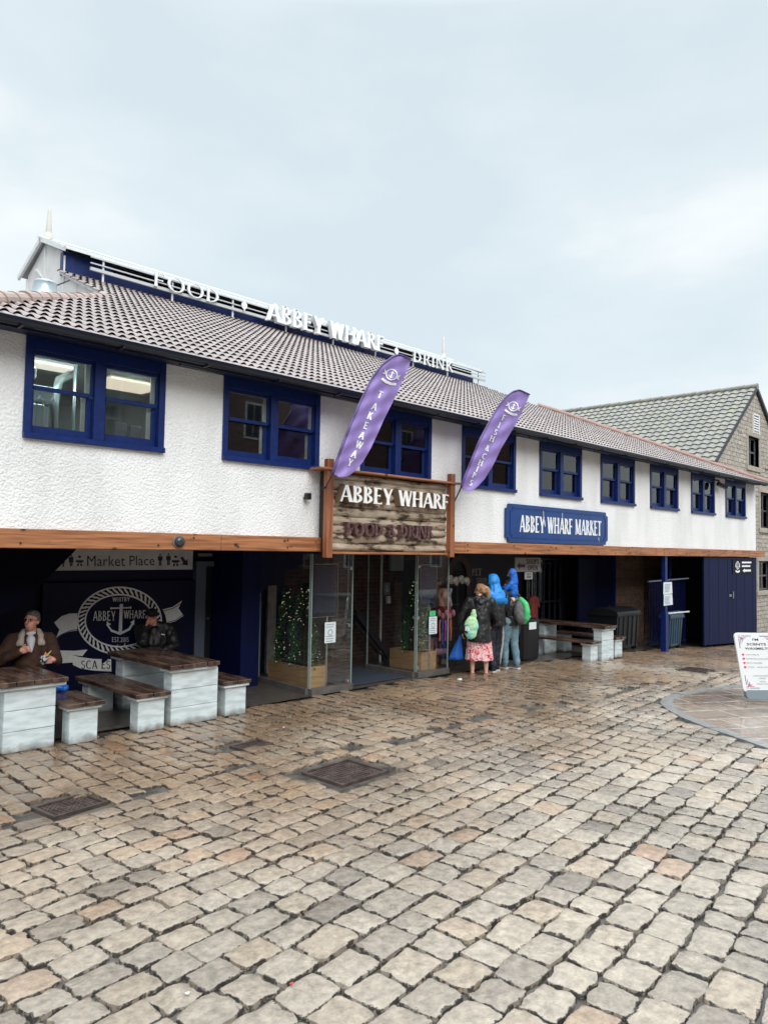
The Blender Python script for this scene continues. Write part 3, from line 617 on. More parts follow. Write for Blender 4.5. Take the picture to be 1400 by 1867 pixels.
UP = (0, math.cos(AL), math.sin(AL)); CA = math.cos(AL)
def rz(y): return ZE+TSL*(y+.35)
HLY = 4.1; HRY = 4.4; YM = 6.14
def xl(v):
    y = -.35+v*CA; return 2.0+(y+.35)*(5.6-2.0)/(HLY+.35) if y < HLY else 5.6
def xr(v):
    y = -.35+v*CA; return (24.45-(y+.35)*(24.45-19.3)/(HRY+.35)) if y < HRY else 19.3-(y-HRY)*.45
mb = MB(); tile_roof(mb, (0,-.35,ZE), (1,0,0), UP, xl, xr, -.14, (YM+.35)/CA, .33, .125, .028)
ROOF = roofmat('brown_pantiles', (.345,.285,.275), (.245,.20,.19))
rf = mb.build('roof', ROOF, wharf, smooth=False, recalc=False)
# underlay, hip ends, back slopes
mb = MB(); z1 = rz(HLY)
mb.add([(2.0,-.36,ZE),(24.5,-.36,ZE),(19.3,HRY,rz(HRY)),(18.5,YM,rz(YM)),(5.6,YM,rz(YM)),(5.6,HLY,z1)], [(0,1,2,3,4,5)])
mb.add([(2.0,-.36,ZE+.005),(5.6,HLY,z1+.005),(5.6,10.0,z1+.005),(2.0,14.5,ZE)], [(0,1,2,3)])
mb.add([(24.5,-.36,ZE),(19.3,HRY,rz(HRY)),(18.5,YM,rz(YM)),(18.5,8,rz(YM)),(19.3,9.8,rz(HRY)),(24.5,14.5,ZE)], [(0,1,2,3,4,5)])
mb.add([(2.0,14.5,ZE),(24.5,14.5,ZE),(19.3,9.8,rz(HRY)),(18.5,8,rz(YM)),(5.6,8,rz(YM)),(5.6,10,z1)], [(0,1,2,3,4,5)])
mb.build('roof_underlay', ROOF, rf, recalc=False)
def caps(mb, p0, p1, r, ln=.36):
    p0 = Vector(p0); p1 = Vector(p1); n = int((p1-p0).length/ln); d = (p1-p0)/n
    for i in range(n):
        a = p0+d*i; b_ = p0+d*(i+1.06); j = Vector((random.uniform(-1,1),random.uniform(-1,1),random.uniform(-1,1)))*.006
        mb.tube([a+j, a+d*.12+j, b_+j], [r*1.08, r*1.06, r*.93], 14)
mb = MB(); caps(mb, (2.02,-.40,ZE+.03), (5.85,HLY+.25,z1+.06), .105); mb.build('hip_ridge_tiles', mat('pale_ridge_clay',(.40,.29,.25),.55,(.30,.23,.20),5,bump=.3,bscale=50,bdist=.003), rf, smooth=False)
mb = MB(); caps(mb, (24.5,-.40,ZE+.05), (19.3,HRY,rz(HRY)+.07), .08); mb.build('hip_ridge_tiles', mat('red_ridge_clay',(.34,.20,.165),.5,(.28,.165,.14),5), rf)
# raised nave: gable wall and monitor
mb = MB(); X = 5.62
def gpoly(mb, X0, X1, pts): 
    n = len(pts); mb.add([(X0,y,z) for y,z in pts]+[(X1,y,z) for y,z in pts], [tuple(range(n)), tuple(range(2*n-1,n-1,-1))]+[(i,(i+1)%n,n+(i+1)%n,n+i) for i in range(n)])
gpoly(mb, X, X+.2, [(HLY+.05,5.2),(HLY+.05,z1-.02),(YM,rz(YM)-.06),(YM,7.74),(7.06,8.20),(7.98,7.74),(7.98,rz(YM)-.06),(10,z1),(10,5.2)])
gb = mb.build('gable_wall', mat('white_render',(.74,.74,.73),.7,(.62,.62,.61),3,bump=.1,bscale=30), wharf)
mb = MB()
mb.beam((X-.05,HLY+.02,z1+.0),(X-.05,YM-.02,rz(YM)+.0),.06,.07,(0,0,1)); mb.beam((X-.05,8.0,rz(YM)+.02),(X-.05,10.0,z1),.08,.10,(0,0,1))
for y in (6.1,7.06,8.0): mb.box(X-.022,X,y-.03,y+.03,6.4,7.66 if y != 7.06 else 8.1)
for y in (4.9,5.5): mb.box(X-.012,X,y-.012,y+.012,6.2,rz(y)-.1)
mb.beam((X-.02,6.3,6.9),(X-.02,7.5,7.75),.03,.04,(0,0,1)); mb.beam((X-.02,7.0,6.75),(X-.02,8.3,7.1),.03,.04,(0,0,1))
mb.build('barge_board', WHITE, gb)
mb = MB(); mb.box(X+.2, 18.3, YM, YM+.1, rz(YM)-.1, 7.54); mb.box(X-.03,X+.2,YM-.03,YM+.1,rz(YM)-.03,7.75); mb.box(X+.2, 18.3, 7.9, 7.98, rz(YM)-.1, 7.75); mb.box(18.1,18.3,YM+.1,7.9,rz(YM)-.1,7.75)
mb.box(X+.2,6.6,YM+.0,YM+.08,7.54,7.75)
mo = mb.build('monitor_wall', BLUE, wharf)
mb = MB(); 
for k in range(4): mb.add([(6.6,YM+.02,7.55+k*.05),(18.3,YM+.02,7.55+k*.05),(18.3,YM+.07,7.59+k*.05),(6.6,YM+.07,7.59+k*.05)],[(0,1,2,3)])
mb.box(6.6,18.3,YM+.08,YM+.09,7.54,7.78)
mb.build('louvre', mat('louvre_dark',(.02,.018,.022),.6), mo)
mb = MB()
for s_ in (1,-1):
    y0, y1 = 7.06-s_*1.14, 7.06
    gp = [(y0,7.74),(y1,8.23),(y1,8.27),(y0,7.78)]; gpoly(mb, X-.08, 18.4, gp)
mb.build('monitor_roof', mat('zinc_roof',(.34,.38,.40),.4,(.28,.32,.34),3), mo)
mb = MB()
for s_ in (1,-1):
    mb.beam((X-.10,7.06-s_*1.18,7.725),(X-.10,7.06,8.235),.05,.10,(0,0,1)); mb.beam((18.43,7.06-s_*1.18,7.725),(18.43,7.06,8.235),.05,.10,(0,0,1))
mb.box(X-.14,18.4,5.905,5.925,7.74,7.785)
mb.tube([(X-.16,7.06,8.27),(18.4,7.06,8.27)],.04,8)
mb.build('fascia', WHITE, mo)
def finial(x, mb_):
    mb_.lathe((x,7.06,8.25), [(.085,0),(.08,.12),(.058,.15),(.062,.17),(.050,.35),(.036,.58),(.030,.64),(0,.72)], 8)
mb = MB(); finial(5.66, mb); mb.build('finial', mat('bone_paint',(.62,.60,.55),.6), mo, smooth=True)
mb = MB(); finial(17.95, mb); mb.build('finial', mat('bone_paint',(.62,.60,.55),.6), mo, smooth=True)
# ================================================================== rooftop lettering on rails
SGN = mat('sign_white', (.80,.83,.84), .4)
def roof_sign():
    Y = 5.9; t = thing('rooftop_sign', 'white rooftop letters on rails reading FOOD ABBEY WHARF DRINK', 'sign', (12, Y, 7.3))
    mb = MB()
    for z, r in ((7.485,.030),(7.60,.012),(7.72,.014)): mb.beam((6.03,Y,z),(18.6,Y,z),r*1.6,r*2)
    mb.build('rail', mat('rail_grey_white',(.50,.52,.53),.5), t)
    n = 9
    for i in range(n):
        x = 6.3+i*(18.3-6.3)/(n-1); q = MB(); q.beam((x,Y+.035,7.28),(x,Y+.035,7.73),.035,.03,(0,1,0)); q.build('rail_post', WHITE, t)
    f = lambda x, z, d: (x, Y-.05-d, z)
    mb = MB(); mb.decal(fit('FOOD', at(277,524,Y).x, at(398,560,Y).x, 7.475, 7.765, w=.12, t=.05, gap=.12), f, .03); mb.build('word_food', SGN, t, label='white serif word FOOD on the rooftop rails')
    mb = MB(); mb.decal(fit('ABBEY WHARF', at(481,583,Y).x, at(692,643,Y).x, 7.41, 7.83, w=.2, t=.09, gap=.04), f, .12); mb.build('word_abbey_wharf', SGN, t, label='large white words ABBEY WHARF on the rooftop rails')
    mb = MB(); mb.decal(fit('DRINK', at(750,661,Y).x, at(822,682,Y).x, 7.42, 7.74, w=.12, t=.05, gap=.12), f, .03); mb.build('word_drink', SGN, t, label='white serif word DRINK on the rooftop rails')
    for px, py in ((443,558),(720,641)):
        c = at(px, py, Y); mb = MB(); mb.decal([disc(c.x, c.z, .075, .085, 18), [(c.x-.02,c.z+.07),(c.x,c.z+.16),(c.x+.02,c.z+.07)], [(c.x-.02,c.z-.07),(c.x,c.z-.16),(c.x+.02,c.z-.07)]], f, .02); mb.build('drop_ornament', SGN, t)
roof_sign()
# ================================================================== rustic log sign over the entrance
def log_sign():
    t = thing('log_sign', 'rustic log board sign reading ABBEY WHARF FOOD & DRINK over the entrance', 'sign', (8.2, -.2, 2.1))
    logm = mat('split_log', (.46,.38,.29), .6); nt = logm.node_tree; N = nt.nodes.new; L = nt.links.new; b = P(logm); tc = N('ShaderNodeTexCoord')
    mp = N('ShaderNodeMapping'); mp.inputs['Scale'].default_value = (1.6,5,5); L(tc.outputs['Object'], mp.inputs[0])
    n = N('ShaderNodeTexNoise'); n.inputs['Scale'].default_value = 1.6; n.inputs['Detail'].default_value = 9; n.inputs['Roughness'].default_value = .65; L(mp.outputs[0], n.inputs[0])
    r = N('ShaderNodeValToRGB'); L(n.outputs['Fac'], r.inputs[0]); e = r.color_ramp.elements; e[0].position = .36; e[0].color = (.022,.014,.010,1); e[1].position = .68; e[1].color = (.50,.42,.33,1)
    q = e.new(.43); q.color = (.10,.07,.045,1); q = e.new(.48); q.color = (.33,.26,.19,1); L(r.outputs[0], b.inputs['Base Color'])
    bu = N('ShaderNodeBump'); bu.inputs['Strength'].default_value = .8; bu.inputs['Distance'].default_value = .02; L(n.outputs['Fac'], bu.inputs['Height']); L(bu.outputs[0], b.inputs['Normal'])
    z = 2.13; k = 0
    while z < 3.22:
        h = random.uniform(.105,.15); h = min(h, 3.25-z); mb = MB(); nx, na = 60, 8; vs = []
        for i in range(nx+1):
            x = 6.93+(9.50-6.93)*i/nx
            for j in range(na+1):
                a = math.pi*j/na; nn = mnoise.noise(Vector((x*2.3, k*7.1, j*.3)))*.35+mnoise.noise(Vector((x*7, k*3.3, j*.9)))*.16
                zz = z+h/2+math.cos(a)*h*.53*(1+nn*.25)+.02*mnoise.noise(Vector((x*1.2,k*5.,0))); yy = -.15-math.sin(a)*.055*(1+nn*.9)
                vs.append((x, yy, zz))
        mb.add(vs, [(i*(na+1)+j,(i+1)*(na+1)+j,(i+1)*(na+1)+j+1,i*(na+1)+j+1) for i in range(nx) for j in range(na)])
        mb.build('log_board', logm, t, smooth=True); z += h; k += 1
    mb = MB(); mb.box(6.9,9.52,-.148,-.03,2.10,3.26); mb.build('backing_board', mat('dark_backing',(.03,.02,.015),.8), t)
    for x0, x1, z0, z1 in ((6.82,6.93,2.03,3.42),(9.50,9.61,2.05,3.43)):
        mb = MB(); mb.bbox(x0,x1,-.30,-.20,z0,z1,.008); mb.build('post', BEAMV, t)
    mb = MB(); mb.bbox(6.68,9.75,-.335,-.02,3.262,3.292,.006); mb.build('top_rail', BEAM, t)
    mb = MB(); mb.bbox(6.952,9.468,-.27,-.06,2.085,2.12,.006); mb.build('bottom_rail', BEAM, t)
    side = mat('letter_return',(.22,.15,.10),.5)
    mb = MB(); polys = fit('ABBEY WHARF', 7.02, 9.40, 2.83, 3.07, w=.19, t=.07, gap=.05)
    mb.decal(polys, lambda x,z,d: (x,-.20-d,z), .12, 0, .0006)
    o = mb.build('main_lettering', side, t)
    cut_ = 7.02+(9.40-7.02)*.455
    for nm, sel in (('word_abbey_face',[p for p in polys if p[0][0] < cut_]),('word_wharf_face',[p for p in polys if p[0][0] >= cut_])): mb = MB(); mb.decal(sel, lambda x,z,d: (x,-.326-d,z), .012, 0, .0006); mb.build(nm, mat('letter_white',(.82,.82,.80),.4), t)
    mb = MB(); polys = fit('FOOD & DRINK', 7.22, 9.10, 2.35, 2.545, w=.22, t=.12, gap=.03)
    mb.decal(polys, lambda x,z,d: (x,-.19-d,z), .09, 0, .001); mb.build('small_lettering', mat('rust_brown_letter',(.05,.022,.022),.3,(.16,.09,.09),30,bump=.4,bscale=50), t)
    mb = MB(); mb.bbox(6.60,6.68,-.12,-.04,2.84,2.93,.01); mb.tube([(6.64,-.08,2.86),(6.64,0,2.86)],.015,8)
    mb.build('floodlight', BLACKP, t)
log_sign()
# ================================================================== blue market sign
def market_sign():
    t = thing('market_sign', 'blue board with white lettering ABBEY WHARF MARKET on the white wall', 'sign', (13.3,-.03,2.7))
    def outline(x0,x1,z0,z1,c):
        o = []
        for cx, cz, sx_, sz_ in ((x0,z0,1,1),(x1,z0,-1,1),(x1,z1,-1,-1),(x0,z1,1,-1)):
            a = [(cx+sx_*c*(1-0), cz),(cx+sx_*c*.8,cz+sz_*c*.8),(cx, cz+sz_*c)]
            o += (a[::-1] if (sx_*sz_ > 0) else a)
        return o
    P1 = outline(11.40,15.22,2.34,3.055,.09); mb = MB(); mb.decal([P1], lambda x,z,d: (x,-.012-d,z), .05); mb.build('board', mat('sign_blue',(.006,.05,.22),.35,(.005,.04,.17),3), t)
    P2 = outline(11.50,15.12,2.41,2.985,.07); P3 = outline(11.525,15.095,2.43,2.965,.07); mb = MB(); n = len(P2)
    mb.decal([[P2[i],P2[(i+1)%n],P3[(i+1)%n],P3[i]] for i in range(n)], lambda x,z,d: (x,-.062-d,z), .006); mb.build('moulding', mat('sign_blue_dark',(.004,.03,.14),.4), t)
    mb = MB(); mb.decal(fit('ABBEY WHARF MARKET', 11.82, 14.92, 2.535, 2.855, w=.21, t=.08, gap=.07), lambda x,z,d: (x,-.063-d,z), .004); mb.build('lettering', SGN, t)
    mb = MB()
    for x, z0, z1, w_ in ((12.62,2.72,2.98,.018),(12.66,2.68,2.8,.03),(12.97,2.78,2.86,.014),(13.32,2.66,2.97,.016),(13.36,2.6,2.72,.025),(14.8,2.42,2.5,.02)):
        mb.decal([[(x-w_/2,z1),(x+w_/2,z1),(x+w_*.8+.02,z0),(x+.02,z0-.03),(x-w_*.3+.02,z0)]], lambda x,z,d: (x,-.0665-d,z), .001)
    mb.build('bird_streaks', mat('dropping_white',(.6,.62,.62),.7), t)
market_sign()
# ================================================================== feather flags
def emblem(cx, cy, s, ca, sa):
    out = []
    def tr(p): return [(cx+(x*ca-y*sa)*s, cy+(x*sa+y*ca)*s) for x, y in p]
    out += [tr(p) for p in ring(0,0,1,.95,.2,20)]
    out += [tr(p) for p in ([(-.08,-.5),(.08,-.5),(.08,.6),(-.08,.6)],[(-.35,.3),(.35,.3),(.35,.38),(-.35,.38)],[(-.5,-.2),(-.35,-.2),(0,-.5),(.35,-.2),(.5,-.2),(0,-.68)])]
    out += [tr(p) for p in ([(-.98,.15),(-1.5,.5),(-1.25,.0),(-1.5,-.45),(-.9,-.3)],[(.98,.15),(1.5,.5),(1.25,.0),(1.5,-.45),(.9,-.3)],[(-1.2,-1.0),(-.5,-1.25),(.5,-1.25),(1.2,-1.0),(1.35,-1.4),(.5,-1.68),(-.5,-1.68),(-1.35,-1.4)])]
    return out
PURP = mat('purple_flag_cloth', (.30,.21,.53), .6, (.25,.18,.47), 3)
def flag(Lp, Rp, ya, yb_, text, tpos, emb, label, mount):
    y0p = max(p[1] for p in Lp); y1p = min(p[1] for p in Lp)
    def fm(px, py, off=0.0):
        f = (y0p-py)/(y0p-y1p); Y = ya+(yb_-ya)*f
        a = (px+py*.35)/9.0
        Y += .022*math.sin(a*.9+f*5)+.014*math.sin(a*2.1-f*7)+.012*math.sin(px*.11+py*.23)
        return at(px, py, Y-off)
    base = fm(*Lp[0]); t = thing('feather_flag', label, 'flag', tuple(base), 'purple feather flags on the facade')
    def res(P_, n):
        d = [0]
        for i in range(1, len(P_)): d.append(d[-1]+math.dist(P_[i], P_[i-1]))
        o = []
        for k in range(n+1):
            s = d[-1]*k/n; i = max(1, min(len(P_)-1, next((j for j in range(len(d)) if d[j] >= s-1e-9), len(d)-1))); f = (s-d[i-1])/(d[i]-d[i-1]); o.append((P_[i-1][0]+(P_[i][0]-P_[i-1][0])*f, P_[i-1][1]+(P_[i][1]-P_[i-1][1])*f))
        return o
    n = 44; A = res(Lp, n); B = res(Rp, n); nu = 12; mb = MB(); vs = []
    for i in range(n+1):
        for j in range(nu+1):
            u = j/nu; vs.append(fm(A[i][0]+(B[i][0]-A[i][0])*u, A[i][1]+(B[i][1]-A[i][1])*u))
    bk = [v+Vector((0,.004,0)) for v in vs]; q = [(i*(nu+1)+j,(i+1)*(nu+1)+j,(i+1)*(nu+1)+j+1,i*(nu+1)+j+1) for i in range(n) for j in range(nu)]
    mb.add(vs, q); mb.add(bk, [tuple(reversed(f)) for f in q]); mb.build('cloth', PURP, t, smooth=True, recalc=False)
    mb = MB(); mb.tube([fm(*p, .012) for p in A], [.022-.012*i/n for i in range(n+1)], 8); mb.build('pole_sleeve', mat('dark_purple_sleeve',(.10,.065,.22),.6), t, smooth=True)
    mb = MB(); mb.tube([mount, fm(*Lp[0], .0)], .012, 8); mb.tube([mount, mount+Vector((0,.09,-.02))], .016, 8); mb.build('pole', BLACKP, t)
    mb = MB(); sub = []
    for ch, (cx, cy) in zip(text, tpos):
        g, W = glyph(ch, .21, .14); ux, uy = .93, .36; vx, vy = .36, -.93; hgt = 13.5 if len(text) < 9 else 11; ww = hgt*.95
        for p in g: sub.append([(cx+(x-W/2)*ww*ux+(y-.5)*hgt*vx, cy+(x-W/2)*ww*uy+(y-.5)*hgt*vy) for x, y in p])
    mb.decal(sub, lambda x, y, d: fm(x, y, d), .007, 0, .0006); mb.build('flag_lettering', SGN, t)
    mb = MB(); ca, sa = math.cos(math.radians(22)), math.sin(math.radians(22))
    mb.decal([[(x, 2*emb[1]-y) for x, y in p] for p in emblem(emb[0], emb[1], emb[2], ca, -sa)], lambda x, y, d: fm(x, y, d), .007, 0, .0006); mb.build('flag_emblem', SGN, t)
flag([(606.4,863.6),(619,826),(638.6,775),(658,730),(677,691),(696,665.7),(715.7,649.6),(728.5,645.8),(749.8,654.8)],
     [(619,870),(633.4,869.4),(647.6,858.5),(661.7,842),(674.6,820),(687,794),(700,764.7),(713,739),(726,712),(741,678.6),(749.8,654.8)],
     -.64, -.84, 'TAKEAWAY', [(693,719.7),(683,741.5),(675,758),(667.5,776),(660,794),(655,811),(646,828),(638.6,843)], (714,683,11), 'purple feather flag reading TAKEAWAY above the left of the log sign', at(594,888,-.30))
flag([(840.5,888.4),(848.5,866),(860.8,835.5),(873,804.7),(889,773.9),(906.4,743),(922.4,723.4),(934.7,713.5),(947,710.5),(965.5,719)],
     [(848.5,894.6),(859.6,895.8),(870.6,887),(884,872.4),(899,847.8),(913.7,817),(928.5,792.4),(940.8,771.4),(950.7,753),(958,737),(965.5,719)],
     -.64, -.84, 'FISH&CHIPS', [(918,762),(910,775),(903.5,788),(897,800),(888.5,817),(882.5,832),(876,844),(870,855),(864.5,866.5),(859,880)], (935.5,741,9.5), 'purple feather flag reading FISH & CHIPS right of the log sign', at(825,922,-.10))
# ================================================================== mural and direction sign
def z1(x, y): return (x/2.917, 950+y/2.917)
def mural():
    t = thing('mural_board', 'navy mural board painted with a rope ring, anchor and ABBEY WHARF', 'mural', (5.2,2.3,0))
    mb = MB(); mb.box(4.0,6.34,2.30,2.395,.02,1.62); mb.build('board', NAVY, t)
    f = lambda x, y, d: tuple(at(*z1(x, y), 2.30)+Vector((0,-d,0)))
    Wm = mat('mural_white',(.86,.87,.84),.6,(.78,.79,.76),20); mb = MB(); Dk = []
    W = ring(637,530,226,182,48,64)
    for k in range(44):
        a = math.radians(k*360/44); b_ = a+math.radians(5.2); sk = math.radians(5)
        def pt(r, th): return (637+(226-48*r)*math.cos(th), 530+(182-48*r)*math.sin(th))
        Dk.append([pt(.18,a),pt(.18,b_),pt(.5,b_+sk*.5),pt(.82,b_+sk*1.6),pt(.82,a+sk*1.6),pt(.5,a+sk*.9)])
    W += [[(290,540),(330,505),(370,492),(412,490),(412,582),(370,588),(335,602),(300,622),(318,578)]]
    W += [[(318,688),(400,690),(467,683),(440,718),(385,712),(392,752),(330,756)], [(383,712),(420,722),(500,733),(592,735),(594,800),(500,795),(430,784),(390,765)]]
    W += [[(866,470),(920,456),(970,422),(950,464),(977,503),(935,532),(890,545),(880,500)]]
    W += [[(600,690),(628,655),(622,690)],[(640,690),(668,648),(662,690)],[(668,690),(690,655),(688,690)],[(575,690),(560,672),(600,676)]]
    W += [[(638,455),(654,455),(650,596),(632,596)], disc(647,449,10,9,14), [(592,460),(696,457),(696,464),(592,468)], disc(592,464,5,7,8), disc(696,460,5,7,8)]
    arm = [(572,545),(598,578),(640,592),(684,570),(708,535)]; arm2 = [(566,550),(592,588),(640,606),(692,580),(715,542)]
    W += [[arm[i],arm[i+1],arm2[i+1],arm2[i]] for i in range(4)]+[[(568,533),(592,548),(572,560)],[(716,522),(715,553),(694,540)]]
    mb.decal(W, f, .002, 0, .0003)
    for s, x0, x1, y0, y1 in (('WHITBY',600,692,428,405),('ABBEY',497,615,530,478),('WHARF',660,776,518,474),('EST.2015',597,687,643,618)):
        mb.decal(fit(s,x0,x1,y0,y1,w=.13,t=.09,gap=.08), f, .002, 0, .0003)
    mb.build('mural_paint', Wm, t)
    mb = MB(); Dk += [[(540,738),(580,700),(572,740),(548,757)]]; mb.decal(Dk, f, .0055, 0, .0003)
    mb.decal(fit('SCALES',432,588,785,742,w=.14,t=.08,gap=.12), f, .0055, 0, .0003)
    for L_ in ([(292,534),(330,500),(372,486),(412,484)],[(304,614),(340,596),(372,582),(412,575)],[(866,478),(922,462),(962,436)],[(892,538),(935,525),(972,497)]):
        mb.decal([[L_[i],L_[i+1],(L_[i+1][0],L_[i+1][1]+3.5),(L_[i][0],L_[i][1]+3.5)] for i in range(len(L_)-1)], f, .0055)
    mb.build('mural_shadow_lines', NAVY, t)
mural()
def place_sign():
    t = thing('direction_sign', 'grey white sign reading Market Place with toilet symbols and arrow, above the mural', 'sign', (5.1,2.3,1.8))
    mb = MB(); mb.box(3.95,6.27,2.27,2.30,1.795,2.095); mb.build('sign_panel', mat('aged_white_panel',(.50,.50,.51),.5,(.62,.62,.62),4), t)
    f = lambda x, y, d: tuple(at(*z1(x, y), 2.27)+Vector((0,-d,0))); K = mat('sign_black',(.015,.015,.02),.5)
    mb = MB(); put_font(mb, bfont('Market', 465, 667, 240, 184, .0), f, .003); put_font(mb, bfont('Place', 690, 823, 236, 184, .0), f, .003); mb.build('sign_lettering', K, t)
    mb = MB(); Pz = []
    def man_(x, y, s, skirt=False):
        o = [disc(x, y-26*s, 5*s, 5*s, 10), [(x-12*s,y-18*s),(x+12*s,y-18*s),(x+12*s,y+4*s),(x-12*s,y+4*s)], [(x-7*s,y+4*s),(x-1*s,y+4*s),(x-1*s,y+32*s),(x-7*s,y+32*s)], [(x+1*s,y+4*s),(x+7*s,y+4*s),(x+7*s,y+32*s),(x+1*s,y+32*s)]]
        if skirt: o.append([(x-4*s,y-18*s),(x+4*s,y-18*s),(x+14*s,y+12*s),(x-14*s,y+12*s)])
        return o
    Pz += man_(853,205,1)+man_(897,203,1)+man_(380,208,1,True)+man_(338,224,.6)
    for x in (425, 935):
        Pz += [disc(x,190,8,7,10), [(x-20,208),(x+20,208),(x+22,216),(x+8,222),(x-8,222),(x-22,216)], [(x-12,226),(x-2,226),(x-6,240),(x-14,240)], [(x+2,226),(x+12,226),(x+14,240),(x+6,240)]]
    Pz += [[(960,196),(972,188),(990,212),(998,200),(1000,236),(964,230),(976,222)]]
    for a_, b_ in ((0,300),(300,360),(360,405),(405,460),(820,875),(875,915),(915,957),(957,1010)):
        sel = [p for p in Pz if a_ <= sum(c[0] for c in p)/len(p) < b_]
        if sel: mb = MB(); mb.decal(sel, f, .003); mb.build('sign_symbol', K, t)
    o = MB(); o.box(6.42,7.2,2.36,2.395,2.0,2.05); k = o.build('door_plate', mat('plate_grey',(.2,.2,.22),.5), None, origin=(6.8,2.38,2.02)); tag(k, 'narrow pale name plate above the grey framed door', 'sign plate')
place_sign()
# ================================================================== tables and benches
def plank_top(mb, x0, x1, y0, y1, z, th, n):
    w_ = (x1-x0)/n
    for i in range(n):
        j = random.uniform(-.012,.012); mb.bbox(x0+i*w_+.003, x0+(i+1)*w_-.003, y0+j, y1+j*.7, z-th-random.uniform(0,.003), z-random.uniform(0,.004), .005)
def pedestal(x0, x1, y0, y1, z0, z1, par, nb=3):
    mb = MB(); h = (z1-z0)/nb
    for i in range(nb):
        mb.bbox(x0, x1, y0-.018, y0, z0+i*h+.003, z0+(i+1)*h-.002, .004); mb.bbox(x0, x1, y1, y1+.018, z0+i*h+.003, z0+(i+1)*h-.002, .004)
    mb.bbox(x0, x0+.02, y0, y1, z0, z1-.001, .003); mb.bbox(x1-.02, x1, y0, y1, z0, z1-.001, .003)
    return mb.build('pedestal', PALE, par)
def table(x0, x1, y0, y1, label, zb=0, px0=None, px1=None, grp='white boarded picnic tables with dark tops'):
    t = thing('picnic_table', label, 'table', ((x0+x1)/2, (y0+y1)/2, zb), grp); H_ = .74
    mb = MB(); plank_top(mb, x0, x1, y0, y1, zb+H_, .05, 4); mb.build('tabletop', WETTOP, t)
    a = px0 or x0+.07; b_ = px1 or x1-.02
    for ya_, yb2 in ((y0+.04,y0+.30),(y1-.30,y1-.04)): mb = MB(); mb.bbox(x0+.03, x1-.005, ya_, yb2, zb+H_-.095, zb+H_-.054, .008); mb.build('apron', PALE, t)
    pedestal(a, b_, y0+.10, y0+.26, zb, zb+H_-.095, t); pedestal(a, b_, y1-.30, y1-.12, zb, zb+H_-.095, t); return t
def bench(x0, x1, y0, y1, label, zb=0, grp='white boarded benches with dark tops'):
    t = thing('bench', label, 'bench', ((x0+x1)/2, (y0+y1)/2, zb), grp); H_ = .45
    mb = MB(); plank_top(mb, x0, x1, y0, y1, zb+H_, .045, 2); mb.build('seat', WETTOP, t)
    for ya_, yb2 in ((y0+.03,y0+.28),(y1-.28,y1-.03)): mb = MB(); mb.bbox(x0+.03, x1-.02, ya_, yb2, zb+H_-.085, zb+H_-.048, .006); mb.build('apron', PALE, t)
    pedestal(x0+.07, x1-.05, y0+.08, y0+.24, zb, zb+H_-.085, t, 1)
    if y1-y0 > .9: pedestal(x0+.07, x1-.05, y1-.26, y1-.10, zb, zb+H_-.085, t, 1)
    return t
table(2.70, 3.41, -.05, 1.02, 'boarded table at the far left in front of the man in the brown jacket', 0, 2.79, 3.31)
table(4.58, 5.27, -.10, 1.55, 'long boarded table in front of the man in the black cap', 0, 4.66, 5.30)
bench(3.37, 3.80, -.10, .66, 'short bench between the far left table and the long bench')
bench(4.16, 4.61, -.10, 1.56, 'long bench just left of the table with the man in the black cap')
bench(5.37, 5.80, -.05, 1.56, 'bench nearest the grey framed door, right of the middle table')
zr = gz(14.8)
table(14.45, 15.02, -.40, 1.40, 'farther boarded table between the litter bin and the wheelie bin', zr, 14.50, 15.0)
bench(14.0, 14.40, -.36, 1.3, 'bench on the near side of the far right table', zr)
bench(15.16, 15.60, -.30, 1.3, 'bench beyond the far right table beside the wheelie bin', zr)
# ================================================================== glass porch
def screen(x0, y0, x1, y1, label, knobs):
    t = thing('glass_screen', label, 'glass screen', ((x0+x1)/2, (y0+y1)/2, 0), 'glass wind screens of the porch')
    a = Vector((x0,y0,0)); b_ = Vector((x1,y1,0)); d = (b_-a).normalized(); n = Vector((-d.y,d.x,0))
    g = MB(); q = [a+n*.006, b_+n*.006, b_-n*.006, a-n*.006]; g.add([(p.x,p.y,.09) for p in q]+[(p.x,p.y,2.08) for p in q], [(0,1,2,3),(4,5,6,7),(0,1,5,4),(1,2,6,5),(2,3,7,6),(3,0,4,7)]); g.build('glass_pane', CLEAR, t)
    k = MB(); k.beam(a+Vector((0,0,.045)), b_+Vector((0,0,.045)), .10, .09); k.build('stone_kerb', mat('porch_kerb',(.13,.12,.11),.4,(.09,.08,.075),8), t)
    for s, z in knobs:
        p = a+(b_-a)*s; m_ = MB(); m_.bbox(p.x-.022,p.x+.022,p.y-.028,p.y+.028,z-.025,z+.025,.006); m_.build('clamp', METAL, t)
    for p in (a, b_):
        m_ = MB(); m_.box(p.x-.007,p.x+.007,p.y-.009,p.y+.009,.09,2.08); m_.build('edge_strip', mat('green_glass_edge',(.25,.33,.32),.3), t)
    return t
screen(7.15,.40,7.97,.40,'front glass screen left of the entrance with menu display behind', [(.95,1.86),(.92,.98),(.92,.12)])
screen(7.26,1.82,7.15,.44,'side glass screen left of the entrance beside the blue pier', [])
screen(9.48,.40,10.30,.40,'front glass screen right of the entrance with green sticker', [(.03,1.88),(.03,1.0),(.03,.16)])
screen(9.48,1.6,9.48,.44,'side glass screen right of the entrance beside the planter', [])
